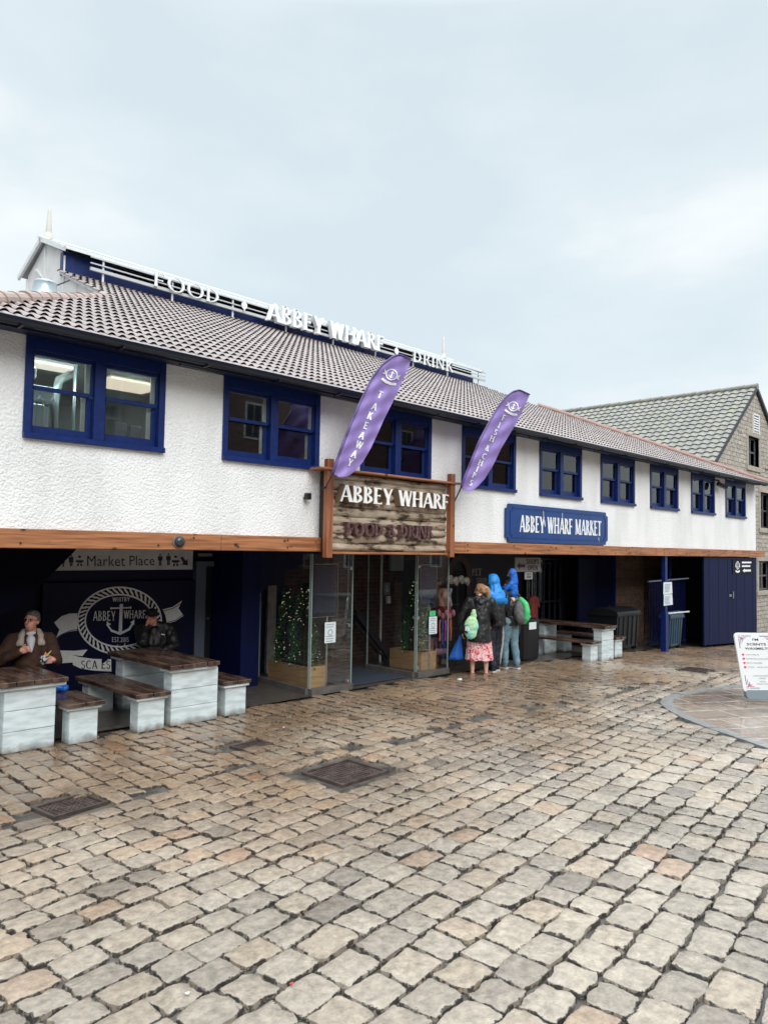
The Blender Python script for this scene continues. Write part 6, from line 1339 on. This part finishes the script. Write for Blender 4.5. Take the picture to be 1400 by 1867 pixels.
# ---- group outside the shop
AW = Vector((math.sin(YAW+.14), math.cos(YAW+.14), 0)); LF = Vector((-AW.y, AW.x, 0))      # away from and across the street
def standing(name, label, x, y, fwd, H, top, trou, shoes, look, hairm=None, lean=0, wide=1.0, armR=None, armL=None, legs=True, spread=.09, stride=0, hand_=True, skin=SKIN, arm_r=.062):
    z0 = gz(x); t = thing(name, label, 'person', (x,y,z0)); k = H/1.75; F = Fig((x,y,z0), fwd, k); q = F.p; W_ = wide
    hc = q(0,.05+lean,1.60); RS, LS = q(.18*W_,lean*.7,1.40), q(-.18*W_,lean*.7,1.40)
    armR = armR or [(.27*W_,.02,1.13),(.26*W_,.16,.90)]; armL = armL or [(-.27*W_,.02,1.13),(-.26*W_,.16,.90)]; RE, RW = q(*armR[0]), q(*armR[1]); LE, LW = q(*armL[0]), q(*armL[1])
    hp = [q(.09,0,.92), q(-.09,0,.92)]; kn = [q(spread,.03+stride,.50), q(-spread,.03-stride,.50)]; an = [q(spread,-.02+stride*1.6,.09), q(-spread,-.02-stride*1.6,.09)]; st = {}
    def body(bm):
        st['P'] = head(bm, F, hc, look, k)[0]; capsule(bm, q(0,.0+lean*.7,1.38), q(0,.03+lean,1.54), .058*k, .052*k); capsule(bm, q(0,0,.95), q(0,lean*.6,1.32), .12*k, .14*k)
        limb(bm, [RS,RE,RW], [.05*k,.042*k,.03*k]); limb(bm, [LS,LE,LW], [.05*k,.042*k,.03*k])
        for h_, k_, a_ in zip(hp, kn, an): limb(bm, [h_,mixv(h_,k_,.5),k_,mixv(k_,a_,.35),a_], [.085*k,.078*k,.058*k,.060*k,.036*k]); capsule(bm, a_-Vector((0,0,.04*k)), a_+F.f*.16*k-Vector((0,0,.055*k)), .036*k, .030*k)
        hand(bm, RW, (RW-RE), F.f, k, .5, 1); hand(bm, LW, (LW-LE), F.f, k, .5, 1)
    blob('body', body, skin, t, .0095, 2)
    if top:
        def tp(bm):
            capsule(bm, q(0,0,top[1]), q(0,lean*.4,1.18), top[2]*W_*k, .165*W_*k); capsule(bm, q(0,lean*.4,1.18), q(0,lean*.7,1.32), .165*W_*k, .14*W_*k); capsule(bm, q(.08*W_,lean*.6,1.15), q(.12*W_,lean*.7,1.36), .105*k, .085*k); capsule(bm, q(-.08*W_,lean*.6,1.15), q(-.12*W_,lean*.7,1.36), .105*k, .085*k)
            r = arm_r*k; limb(bm, [RS,RE,mixv(RE,RW,.9)], [r*1.2,r,r*.75]); limb(bm, [LS,LE,mixv(LE,LW,.9)], [r*1.2,r,r*.75]); capsule(bm, RS, q(.04,lean*.9,1.47), .075*k, .06*k); capsule(bm, LS, q(-.04,lean*.9,1.47), .075*k, .06*k)
        blob('jacket', tp, top[0], t, .0115, 3, .012, .075, (q(0,0,top[1]-.02), Vector((0,0,-1))))
    if trou:
        def tr(bm):
            for h_, k_, a_ in zip(hp, kn, an): limb(bm, [h_,mixv(h_,k_,.5),k_,mixv(k_,a_,.9)], [.105*k,.098*k,.080*k,.066*k])
            capsule(bm, hp[0], hp[1], .12*k, .12*k)
        blob('trousers', tr, trou, t, .011, 2, .010, .06)
    if shoes:
        for a_ in an:
            def sh(bm, a_=a_): capsule(bm, a_-Vector((0,0,.045*k)), a_+F.f*.17*k-Vector((0,0,.055*k)), .048*k, .038*k); capsule(bm, a_, a_-Vector((0,0,.03*k)), .05*k, .05*k)
            s_ = blob('shoe', sh, shoes[0], t, .009, 2)
            def so_(bm, a_=a_): capsule(bm, a_-Vector((0,0,.078*k))-F.f*.02, a_+F.f*.18*k-Vector((0,0,.078*k)), .014, .014)
            mb = MB(); c0 = a_-Vector((0,0,.078*k)); mb.beam(c0-F.f*.05*k, c0+F.f*.21*k, .085*k, .022); mb.build('sole', shoes[1], s_)
    return t, F, st.get('P'), hc
# woman with the drawstring bag
t, F, P_, hc = standing('person', 'woman with fair ponytail in long black coat and red patterned skirt, seen from behind', 10.62, -.06, AW+LF*.12, 1.60, (BLK,.66,.20), None, None, LF*.9+AW*.5+Vector((0,0,-.12)), wide=1.16, armL=[(-.36,.03,1.06),(-.33,.06,.80)], armR=[(.33,.05,1.08),(.26,.22,.95)], spread=.13, arm_r=.078)
q = F.p; BLOND = mat('fair_hair',(.38,.22,.11),.6,(.20,.10,.05),30,bump=.6,bscale=90,bdist=.004,stretch=(1,1,.3))
def hair(bm):
    f = (LF*.9+AW*.5).normalized(); r = f.cross(Vector((0,0,1))); R = Matrix((r, f, Vector((0,0,1)))).transposed(); ellip(bm, P_(0,-.03,.045), (.086,.098,.092), R); ellip(bm, P_(0,-.09,.0), (.06,.05,.06), R)
    limb(bm, [P_(.01,-.10,.07), P_(.03,-.145,.03), P_(.05,-.15,-.07), P_(.07,-.13,-.19), P_(.08,-.11,-.27)], [.04,.045,.045,.038,.016])
blob('hair', hair, BLOND, t, .009, 2, .008, .03)
def hood(bm): limb(bm, [q(-.10,-.03,1.44),q(0,-.11,1.38),q(.10,-.03,1.44)], [.05,.065,.05]); limb(bm, [q(-.08,.03,1.46),q(.08,.03,1.46)], [.04,.04])
blob('hood', hood, BLK, t, .010, 2, .012, .05)
SK = mat('red_print_skirt',(.78,.66,.66),.8); nt = SK.node_tree; v_ = nt.nodes.new('ShaderNodeTexNoise'); v_.inputs['Scale'].default_value = 22; v_.inputs['Detail'].default_value = 1; v_.inputs['Distortion'].default_value = 1.6; tc_ = nt.nodes.new('ShaderNodeTexCoord'); nt.links.new(tc_.outputs['Object'], v_.inputs[0]); r_ = nt.nodes.new('ShaderNodeValToRGB'); nt.links.new(v_.outputs['Fac'], r_.inputs[0]); r_.color_ramp.interpolation = 'CONSTANT'; e_ = r_.color_ramp.elements; e_[0].position = 0; e_[0].color = (.62,.03,.05,1); e_[1].position = .46; e_[1].color = (.80,.68,.68,1); x_ = e_.new(.58); x_.color = (.72,.12,.14,1); x_ = e_.new(.63); x_.color = (.82,.72,.72,1); nt.links.new(r_.outputs[0], P(SK).inputs['Base Color'])
mb = MB(); n = 72; rows = [(.74,.185),(.60,.195),(.46,.205),(.29,.215)]; vs = []
for h_, r in rows:
    for k in range(n): a = 2*math.pi*k/n; rr = r*(1+.055*math.sin(a*13)*(.78-h_)/.4+.03*math.sin(a*5)); vs.append(q(rr*1.18*math.cos(a), rr*.85*math.sin(a), h_+.008*math.sin(a*7)))
mb.add(vs, [(i*n+k,i*n+(k+1)%n,(i+1)*n+(k+1)%n,(i+1)*n+k) for i in range(3) for k in range(n)]); mb.build('skirt', SK, t, smooth=True)
for sg in (-1,1):
    mb = MB(); c = q(sg*.13,.03,.012); mb.beam(c-F.f*.10, c+F.f*.13, .085, .022); m_ = mb.build('sandal', mat('tan_sandal',(.36,.18,.12),.6), t)
    mb = MB(); mb.tube([q(sg*.13-.045,.02,.03),q(sg*.13,.01,.075),q(sg*.13+.045,.02,.03)],.010,6); mb.build('strap', mat('tan_sandal',(.36,.18,.12),.6), m_)
bag = thing('drawstring_bag', 'pale green drawstring bag with round black logo on the woman\'s back', 'bag', tuple(q(-.12,-.24,.95))); GB = mat('pale_green_print',(.42,.66,.36),.6,(.20,.60,.62),9,lo=.55,hi=.6,stretch=(1,1,.6)); ntb = GB.node_tree
def bb(bm):
    R = Matrix((F.r, F.f, F.u)).transposed() @ Matrix.Rotation(.12, 3, 'Y'); ellip(bm, q(-.19,-.245,.93), (.125,.06,.20), R); ellip(bm, q(-.15,-.22,1.12), (.055,.045,.14), R); ellip(bm, q(-.19,-.25,.83), (.10,.06,.12), R)
blob('bag_body', bb, GB, bag, .009, 2, .010, .05)
cq = q(-.265,-.285,.90); Rr = F.r; fm_ = lambda x, z, d: tuple(cq+Rr*x+Vector((0,0,z))-F.f*(d-.0)-F.f*.012+F.f*(x<-.0)*abs(x)*.5)
mb = MB(); mb.decal([disc(0,0,.075,.075,20)], fm_, .006); lg = mb.build('logo_disc', mat('logo_black',(.01,.01,.012),.5), bag); mb = MB(); mb.decal(fit('D',0.0,.045,-.03,.03,w=.24,t=.16), fm_, .010); mb.decal([[(-.035,-.03),(-.012,-.03),(-.012,.03),(-.035,.03)]], fm_, .010); mb.build('logo_letters', SGN, bag)
mb = MB(); mb.tube([q(-.10,-.22,1.24),q(-.16,-.10,1.42),q(-.17,.05,1.40)],.006,6); mb.tube([q(-.10,-.22,1.24),q(.06,-.17,1.36),q(.16,-.05,1.42)],.006,6); mb.build('cord', BLACKP, bag)
cb = thing('carrier_bag', 'royal blue carrier bag hanging from the hand of the woman in the skirt', 'bag', tuple(q(-.36,.08,.55)))
mb = MB(); n = 20; vs = []; rows = [(.72,.02,.02),(.64,.045,.03),(.50,.085,.05),(.34,.125,.07),(.27,.14,.075)]
for h_, a1, b1_ in rows:
    for k in range(n): a = 2*math.pi*k/n; w3 = 1+.12*math.sin(a*5+h_*9); vs.append(q(-.36+a1*w3*math.cos(a)-.09*(.72-h_)/.45, .08+b1_*w3*math.sin(a), h_))
mb.add(vs, [(i*n+k,i*n+(k+1)%n,(i+1)*n+(k+1)%n,(i+1)*n+k) for i in range(4) for k in range(n)]+[tuple(4*n+k for k in range(n))]); mb.build('bag_body', mat('royal_blue_plastic',(.01,.10,.42),.35), cb, smooth=True)
mb = MB(); mb.tube([q(-.39,.08,.70),q(-.345,.07,.82),q(-.33,.08,.72)],.006,6); mb.build('bag_handle', mat('royal_blue_plastic',(.01,.10,.42),.35), cb)
# person in hooded blue and black jacket
TRK = mat('navy_track_pants',(.010,.012,.024),.6)
t, F, P_, hc = standing('person', 'tall person in black jacket with bright blue hood and striped track trousers', 11.17, .02, AW*.75+LF*.55, 1.74, (BLK,.86,.19), TRK, (mat('black_trainer',(.01,.01,.012),.5),mat('white_sole',(.6,.6,.6),.5)), LF*.9+AW*.35, wide=1.12, armR=[(.30,.06,1.14),(.20,.26,1.02)], armL=[(-.28,.10,1.14),(-.18,.28,1.02)], stride=.04, arm_r=.075)
q = F.p; AZ = mat('azure_shell',(.012,.27,.72),.45,(.008,.20,.60),5,bump=.6,bscale=14,bdist=.015)
def hood(bm):
    ellip(bm, hc+Vector((0,0,.035))+LF*.005, (.128,.124,.145)); capsule(bm, hc+Vector((0,0,-.04))-LF*.02, q(0,.0,1.40), .118, .15); capsule(bm, q(.12,.02,1.38), q(-.12,.02,1.38), .125, .125); ellip(bm, q(0,-.04,1.32), (.19,.17,.13)); capsule(bm, q(.19,.02,1.36), q(.21,.02,1.28), .10, .09); capsule(bm, q(-.19,.02,1.36), q(-.21,.02,1.28), .10, .09)
    pass
blob('blue_hood', hood, AZ, t, .0105, 3, .009, .06, (hc+LF*.085, LF))
mb = MB()
for sgn, off in ((1,0),):
    for j in range(3):
        pts = [q(.115+.0,-.105+j*.017,.86),q(.17,-.055+j*.016,.66),q(.178,-.03+j*.016,.50),q(.165,.0+j*.016,.30),q(.155,.03+j*.016,.12)]; mb.tube(pts, .0055, 5)
mb.build('side_stripes', SGN, t)
# man in jeans with a child on his shoulders
JN = mat('faded_jeans',(.10,.20,.27),.8,(.20,.30,.35),7,bump=.3,bscale=90,bdist=.003)
t, F, P_, hc = standing('person', 'man in faded jeans and black jacket carrying a child on his shoulders', 11.72, .05, AW*.62+LF*.75, 1.68, (BLK,.86,.175), JN, (mat('grey_trainer',(.12,.13,.15),.6),mat('white_sole',(.6,.6,.6),.5)), LF*.95+AW*.2+Vector((0,0,-.18)), armR=[(.24,.20,1.20),(.07,.20,1.46)], armL=[(-.24,.20,1.20),(-.10,.24,1.46)], spread=.085, stride=-.05)
q = F.p
def hair(bm): ellip(bm, P_(0,-.02,.045), (.083,.10,.088), None)
blob('hair', hair, mat('short_brown_hair',(.09,.055,.04),.8,(.05,.03,.025),40), t, .009, 2)
dF = F; kid = thing('person', 'small child in bright blue hooded coat riding on a man\'s shoulders', 'person', tuple(q(0,.0,1.45))); KF = Fig(q(0,-.04,0), (LF*.9+AW*.35)); k_ = KF.p
RC = mat('royal_coat',(.008,.13,.55),.5,(.006,.10,.45),5,bump=.6,bscale=18,bdist=.012)
def kb(bm):
    head(bm, KF, k_(0,.02,1.745+.02), LF*.95+AW*.1+Vector((0,0,-.25)), .72); capsule(bm, k_(0,0,1.40), k_(0,0,1.58), .07, .075); capsule(bm, k_(0,0,1.58), k_(0,0,1.70), .04, .036)
    for sg in (-1,1):
        limb(bm, [k_(sg*.07,.02,1.38),k_(sg*.11,.16,1.40),k_(sg*.10,.20,1.16)], [.05,.042,.03]); capsule(bm, k_(sg*.10,.20,1.14), k_(sg*.10,.28,1.12), .03, .025)
        limb(bm, [k_(sg*.10,.0,1.57),k_(sg*.13,.10,1.49),k_(sg*.06,.20,1.50)], [.035,.03,.022]); hand(bm, k_(sg*.06,.20,1.50), KF.f, KF.r*-sg, .6, .4, 1)
blob('body', kb, SKIN, kid, .0075, 2)
def kc(bm):
    capsule(bm, k_(0,0,1.40), k_(0,0,1.55), .105, .095); capsule(bm, k_(.06,0,1.50), k_(.08,0,1.60), .06, .05); capsule(bm, k_(-.06,0,1.50), k_(-.08,0,1.60), .06, .05)
    for sg in (-1,1): limb(bm, [k_(sg*.10,.0,1.58),k_(sg*.14,.09,1.49),k_(sg*.07,.18,1.50)], [.052,.045,.034])
blob('coat', kc, RC, kid, .0085, 3, .007, .05)
def kh(bm):
    c = k_(0,.0,1.775); f = (LF*.95+AW*.1).normalized(); ellip(bm, c+f*.012, (.086,.086,.10)); capsule(bm, c+Vector((0,0,-.04))-f*.01, k_(0,-.01,1.60), .076, .09)
blob('coat_hood', kh, RC, kid, .008, 2, .005, .04, (k_(0,.0,1.775)+(LF*.95+AW*.1).normalized()*.055, (LF*.95+AW*.1).normalized()))
def kt(bm):
    for sg in (-1,1): limb(bm, [k_(sg*.07,.02,1.38),k_(sg*.11,.16,1.40),k_(sg*.10,.20,1.18)], [.062,.054,.042])
blob('trousers', kt, mat('dark_navy_trousers',(.012,.014,.03),.8), kid, .009, 2)
bp = thing('backpack', 'grey and green backpack on the man in faded jeans', 'bag', tuple(q(0,-.25,1.1))); GR = mat('grey_cordura',(.13,.13,.13),.7,(.10,.10,.10),10); GN = mat('bright_green_panel',(.06,.50,.16),.5)
def b1(bm): R = Matrix((F.r, F.f, F.u)).transposed(); ellip(bm, q(0,-.235,1.12), (.155,.12,.22), R); ellip(bm, q(0,-.27,1.03), (.15,.11,.15), R)
blob('pack_body', b1, GR, bp, .0105, 2, .006, .05)
def b2(bm): limb(bm, [q(.0,-.24,1.355),q(.0,-.345,1.27),q(.0,-.385,1.13),q(.0,-.37,1.0),q(0,-.34,.93)], [.05,.06,.062,.06,.04])
blob('green_panel', b2, GN, bp, .0105, 2)
mb = MB(); mb.tube([q(.09,-.14,1.30),q(.11,.0,1.45),q(.12,.11,1.30),q(.13,.03,1.08),q(.12,-.14,1.0)],.016,8); mb.tube([q(-.09,-.14,1.30),q(-.11,.0,1.45),q(-.12,.11,1.30),q(-.13,.03,1.08),q(-.12,-.14,1.0)],.016,8); mb.tube([q(.14,-.12,1.0),q(.15,-.12,.80),q(.14,-.1,.68)],.007,6); mb.build('shoulder_strap', GR, bp)
# person in a red coat further in
RED = mat('red_shell',(.36,.01,.03),.5,(.26,.008,.02),6)
t, F, P_, hc = standing('person', 'person in a dark red coat browsing at the display stand', 10.98, 1.05, AW*.4+LF*.9, 1.62, (RED,.72,.17), mat('black_trousers',(.008,.008,.012),.8), (mat('black_trainer',(.01,.01,.012),.5),mat('black_sole',(.01,.01,.01),.6)), LF*.95+AW*.2+Vector((0,0,-.3)), lean=.10, armR=[(.25,.16,1.12),(.18,.36,1.0)], armL=[(-.24,.16,1.12),(-.16,.36,1.05)])
def hair(bm): ellip(bm, P_(0,-.025,.04), (.09,.105,.10), None)
blob('hair', hair, mat('black_hair',(.015,.012,.01),.7), t, .009, 2); q = F.p
mb = MB(); mb.tube([q(.245,.06,1.20),q(.30,.12,1.16),q(.31,.18,1.13)],.010,6); mb.build('sleeve_piping', SGN, t)
